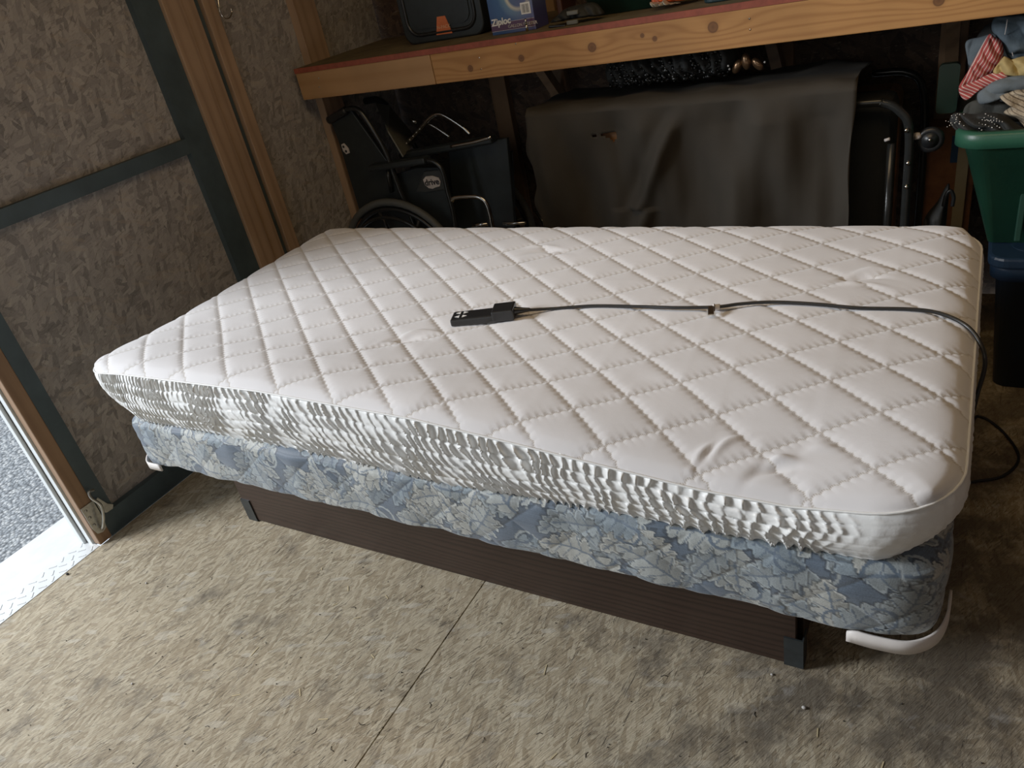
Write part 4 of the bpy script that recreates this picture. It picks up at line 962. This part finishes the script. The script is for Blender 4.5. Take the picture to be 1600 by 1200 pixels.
garment('knit_sweater', ((1562, 152), (1578, 144), (1596, 140), (1660, 142), (1670, 200), (1640, 222), (1606, 204), (1588, 184), (1568, 176), (1584, 162)), 1.555, .028, KNIT, 'beige ribbed knit sweater at the right of the heap', .010, 40, (.5, .8), 16)
gr_ = garment('grey_flap', ((1506, 170), (1515, 160), (1530, 156), (1560, 158), (1590, 164), (1600, 190), (1540, 182), (1508, 182)), 1.60, .012, cloth('dark grey cloth', (.03, .032, .028), (.05, .05, .042), 9), 'dark grey folded cloth inside the green tote', .003, 30, seed=18)
bt_ = garment('beaded_top', ((1484, 190), (1488, 179), (1498, 176), (1520, 178), (1545, 176), (1570, 180), (1600, 200), (1640, 216), (1600, 220), (1560, 219), (1530, 214), (1505, 207), (1492, 202)), 1.535, .030, DARKC, 'black top with rows of pale beads hanging over the green tote rim', .010, 60, (.6, .8), 20)
b = MB()
def beads(p, q_, n, r=.0015):
    n = max(3, int(n*.6))
    for k in range(n):
        t = k/(n-1); u, v = p[0]+(q_[0]-p[0])*t, p[1]+(q_[1]-p[1])*t; b.ball(at(u, v+math.sin(t*9)*.6, 1, 1.497), r*rs.uniform(.7, 1.2), n=4)
for p, q_, n in (((1535, 187), (1566, 190), 14), ((1538, 184), (1562, 199), 13), ((1530, 192), (1550, 199), 9), ((1549, 210), (1575, 219), 12), ((1540, 178), (1566, 190), 12), ((1522, 191), (1535, 198), 8), ((1523, 196), (1534, 203), 7), ((1487, 181), (1506, 178), 8), ((1488, 184), (1500, 190), 6), ((1492, 192), (1506, 196), 6), ((1478, 189), (1486, 192), 4), ((1480, 198), (1488, 195), 4), ((1496, 178), (1494, 190), 5), ((1525, 206), (1545, 207), 7)): beads(p, q_, n)
b.build('bead_rows', PEARL, bt_, 'rows of pale shiny beads', kind='stuff')

# ================================================================== FLOOR DEBRIS
for (u, v, r, lab) in ((1256, 1107, .0042, 'pale round pebble on the stained and shade-painted floor at the right'), (207, 1069, .003, 'tiny pebble near the bottom left of the floor'), (1206, 1055, .003, 'tiny pale pebble on the floor before the metal bracket'), (106, 898, .005, 'small dark stone on the threshold edge'), (229, 912, .0032, 'tiny white crumb on the floor left of the bed')):
    p = at(u, v, 2, 0); MB().ball((p.x, p.y, r*.75), r, 1.1, .9, .75, 6).build('pebble', STONE if 'dark' not in lab else BLACK_RUBBER, label=lab, cat='pebble', group='loose pebbles on the floor')
b = MB(); rs = random.Random(8)
def curl(p, L, a, r):
    b.tube([(p[0], p[1], r), (p[0]+math.cos(a)*L*.5, p[1]+math.sin(a)*L*.5, r+rs.uniform(0, .002)), (p[0]+math.cos(a+.5)*L, p[1]+math.sin(a+.5)*L, r)], r, 5, False)
for k in range(150):
    x, y = rs.uniform(-.3, 2.15), rs.uniform(-.8, .25); b.ball((x, y, .0012), rs.uniform(.0008, .002), n=3)
for k in range(25): curl((rs.uniform(-.2, 2.1), rs.uniform(-.7, .2)), rs.uniform(.008, .02), rs.uniform(0, 6), .0007)
b.build('floor_grit', simple('dark grit', (.03, .025, .02), .8), label='dark grit and crumbs scattered over the OSB floor', cat='grit', kind='stuff')
b = MB()
for k in range(34):
    p = (rs.uniform(.2, 2.1), rs.uniform(-.7, .2)); L = rs.uniform(.01, .03); a = rs.uniform(0, 6)
    M = Matrix.Translation((p[0], p[1], .0006)) @ Matrix.Rotation(a, 4, 'Z'); b.box(-L/2, L/2, -.0012, .0012, 0, .0008, M=M)
b.build('wood_splinters', simple('fresh pale wood splinter', (.55, .44, .25), .7), label='pale wood splinters scattered over the OSB floor', cat='splinters', kind='stuff')

# ================================================================== LIGHT
W = bpy.data.worlds.new('sky'); S.world = W; W.use_nodes = True; nt = W.node_tree
bgn = nt.nodes['Background']; bgn.inputs[0].default_value = (.80, .90, 1.0, 1); bgn.inputs[1].default_value = 1.15
def area(name, loc, target, sx, sy, power, col, portal=False):
    l = bpy.data.lights.new(name, 'AREA'); l.shape = 'RECTANGLE'; l.size = sx; l.size_y = sy; l.energy = power; l.color = col
    o = bpy.data.objects.new(name, l); COL.objects.link(o); o.location = loc
    o.rotation_euler = (Vector(target)-Vector(loc)).to_track_quat('-Z', 'Y').to_euler()
    if portal: l.cycles.is_portal = True
    return o
area('doorway_portal', (XW-.10, -1.05, 1.07), (5, -1.05, 1.07), 2.1, 2.15, 1, (1, 1, 1), True)
area('sky_light', (-2.6, -1.9, 2.6), (.9, .1, .4), 1.3, 1.0, 215, (.93, .96, 1.0))
area('warm_fill', (1.45, .35, 2.38), (1.3, 1.6, .8), 1.6, .5, 8, (1.0, .70, .38))  # unseen warm fill lamp, added to lift the shelf and back area
area('front_fill', (1.3, -2.4, 1.9), (1.2, .8, .6), 1.8, 1.0, 4.5, (1.0, .96, .90))
S.view_settings.view_transform = 'Standard'; S.view_settings.look = 'None'; S.view_settings.exposure = -.05; S.view_settings.gamma = 1.15
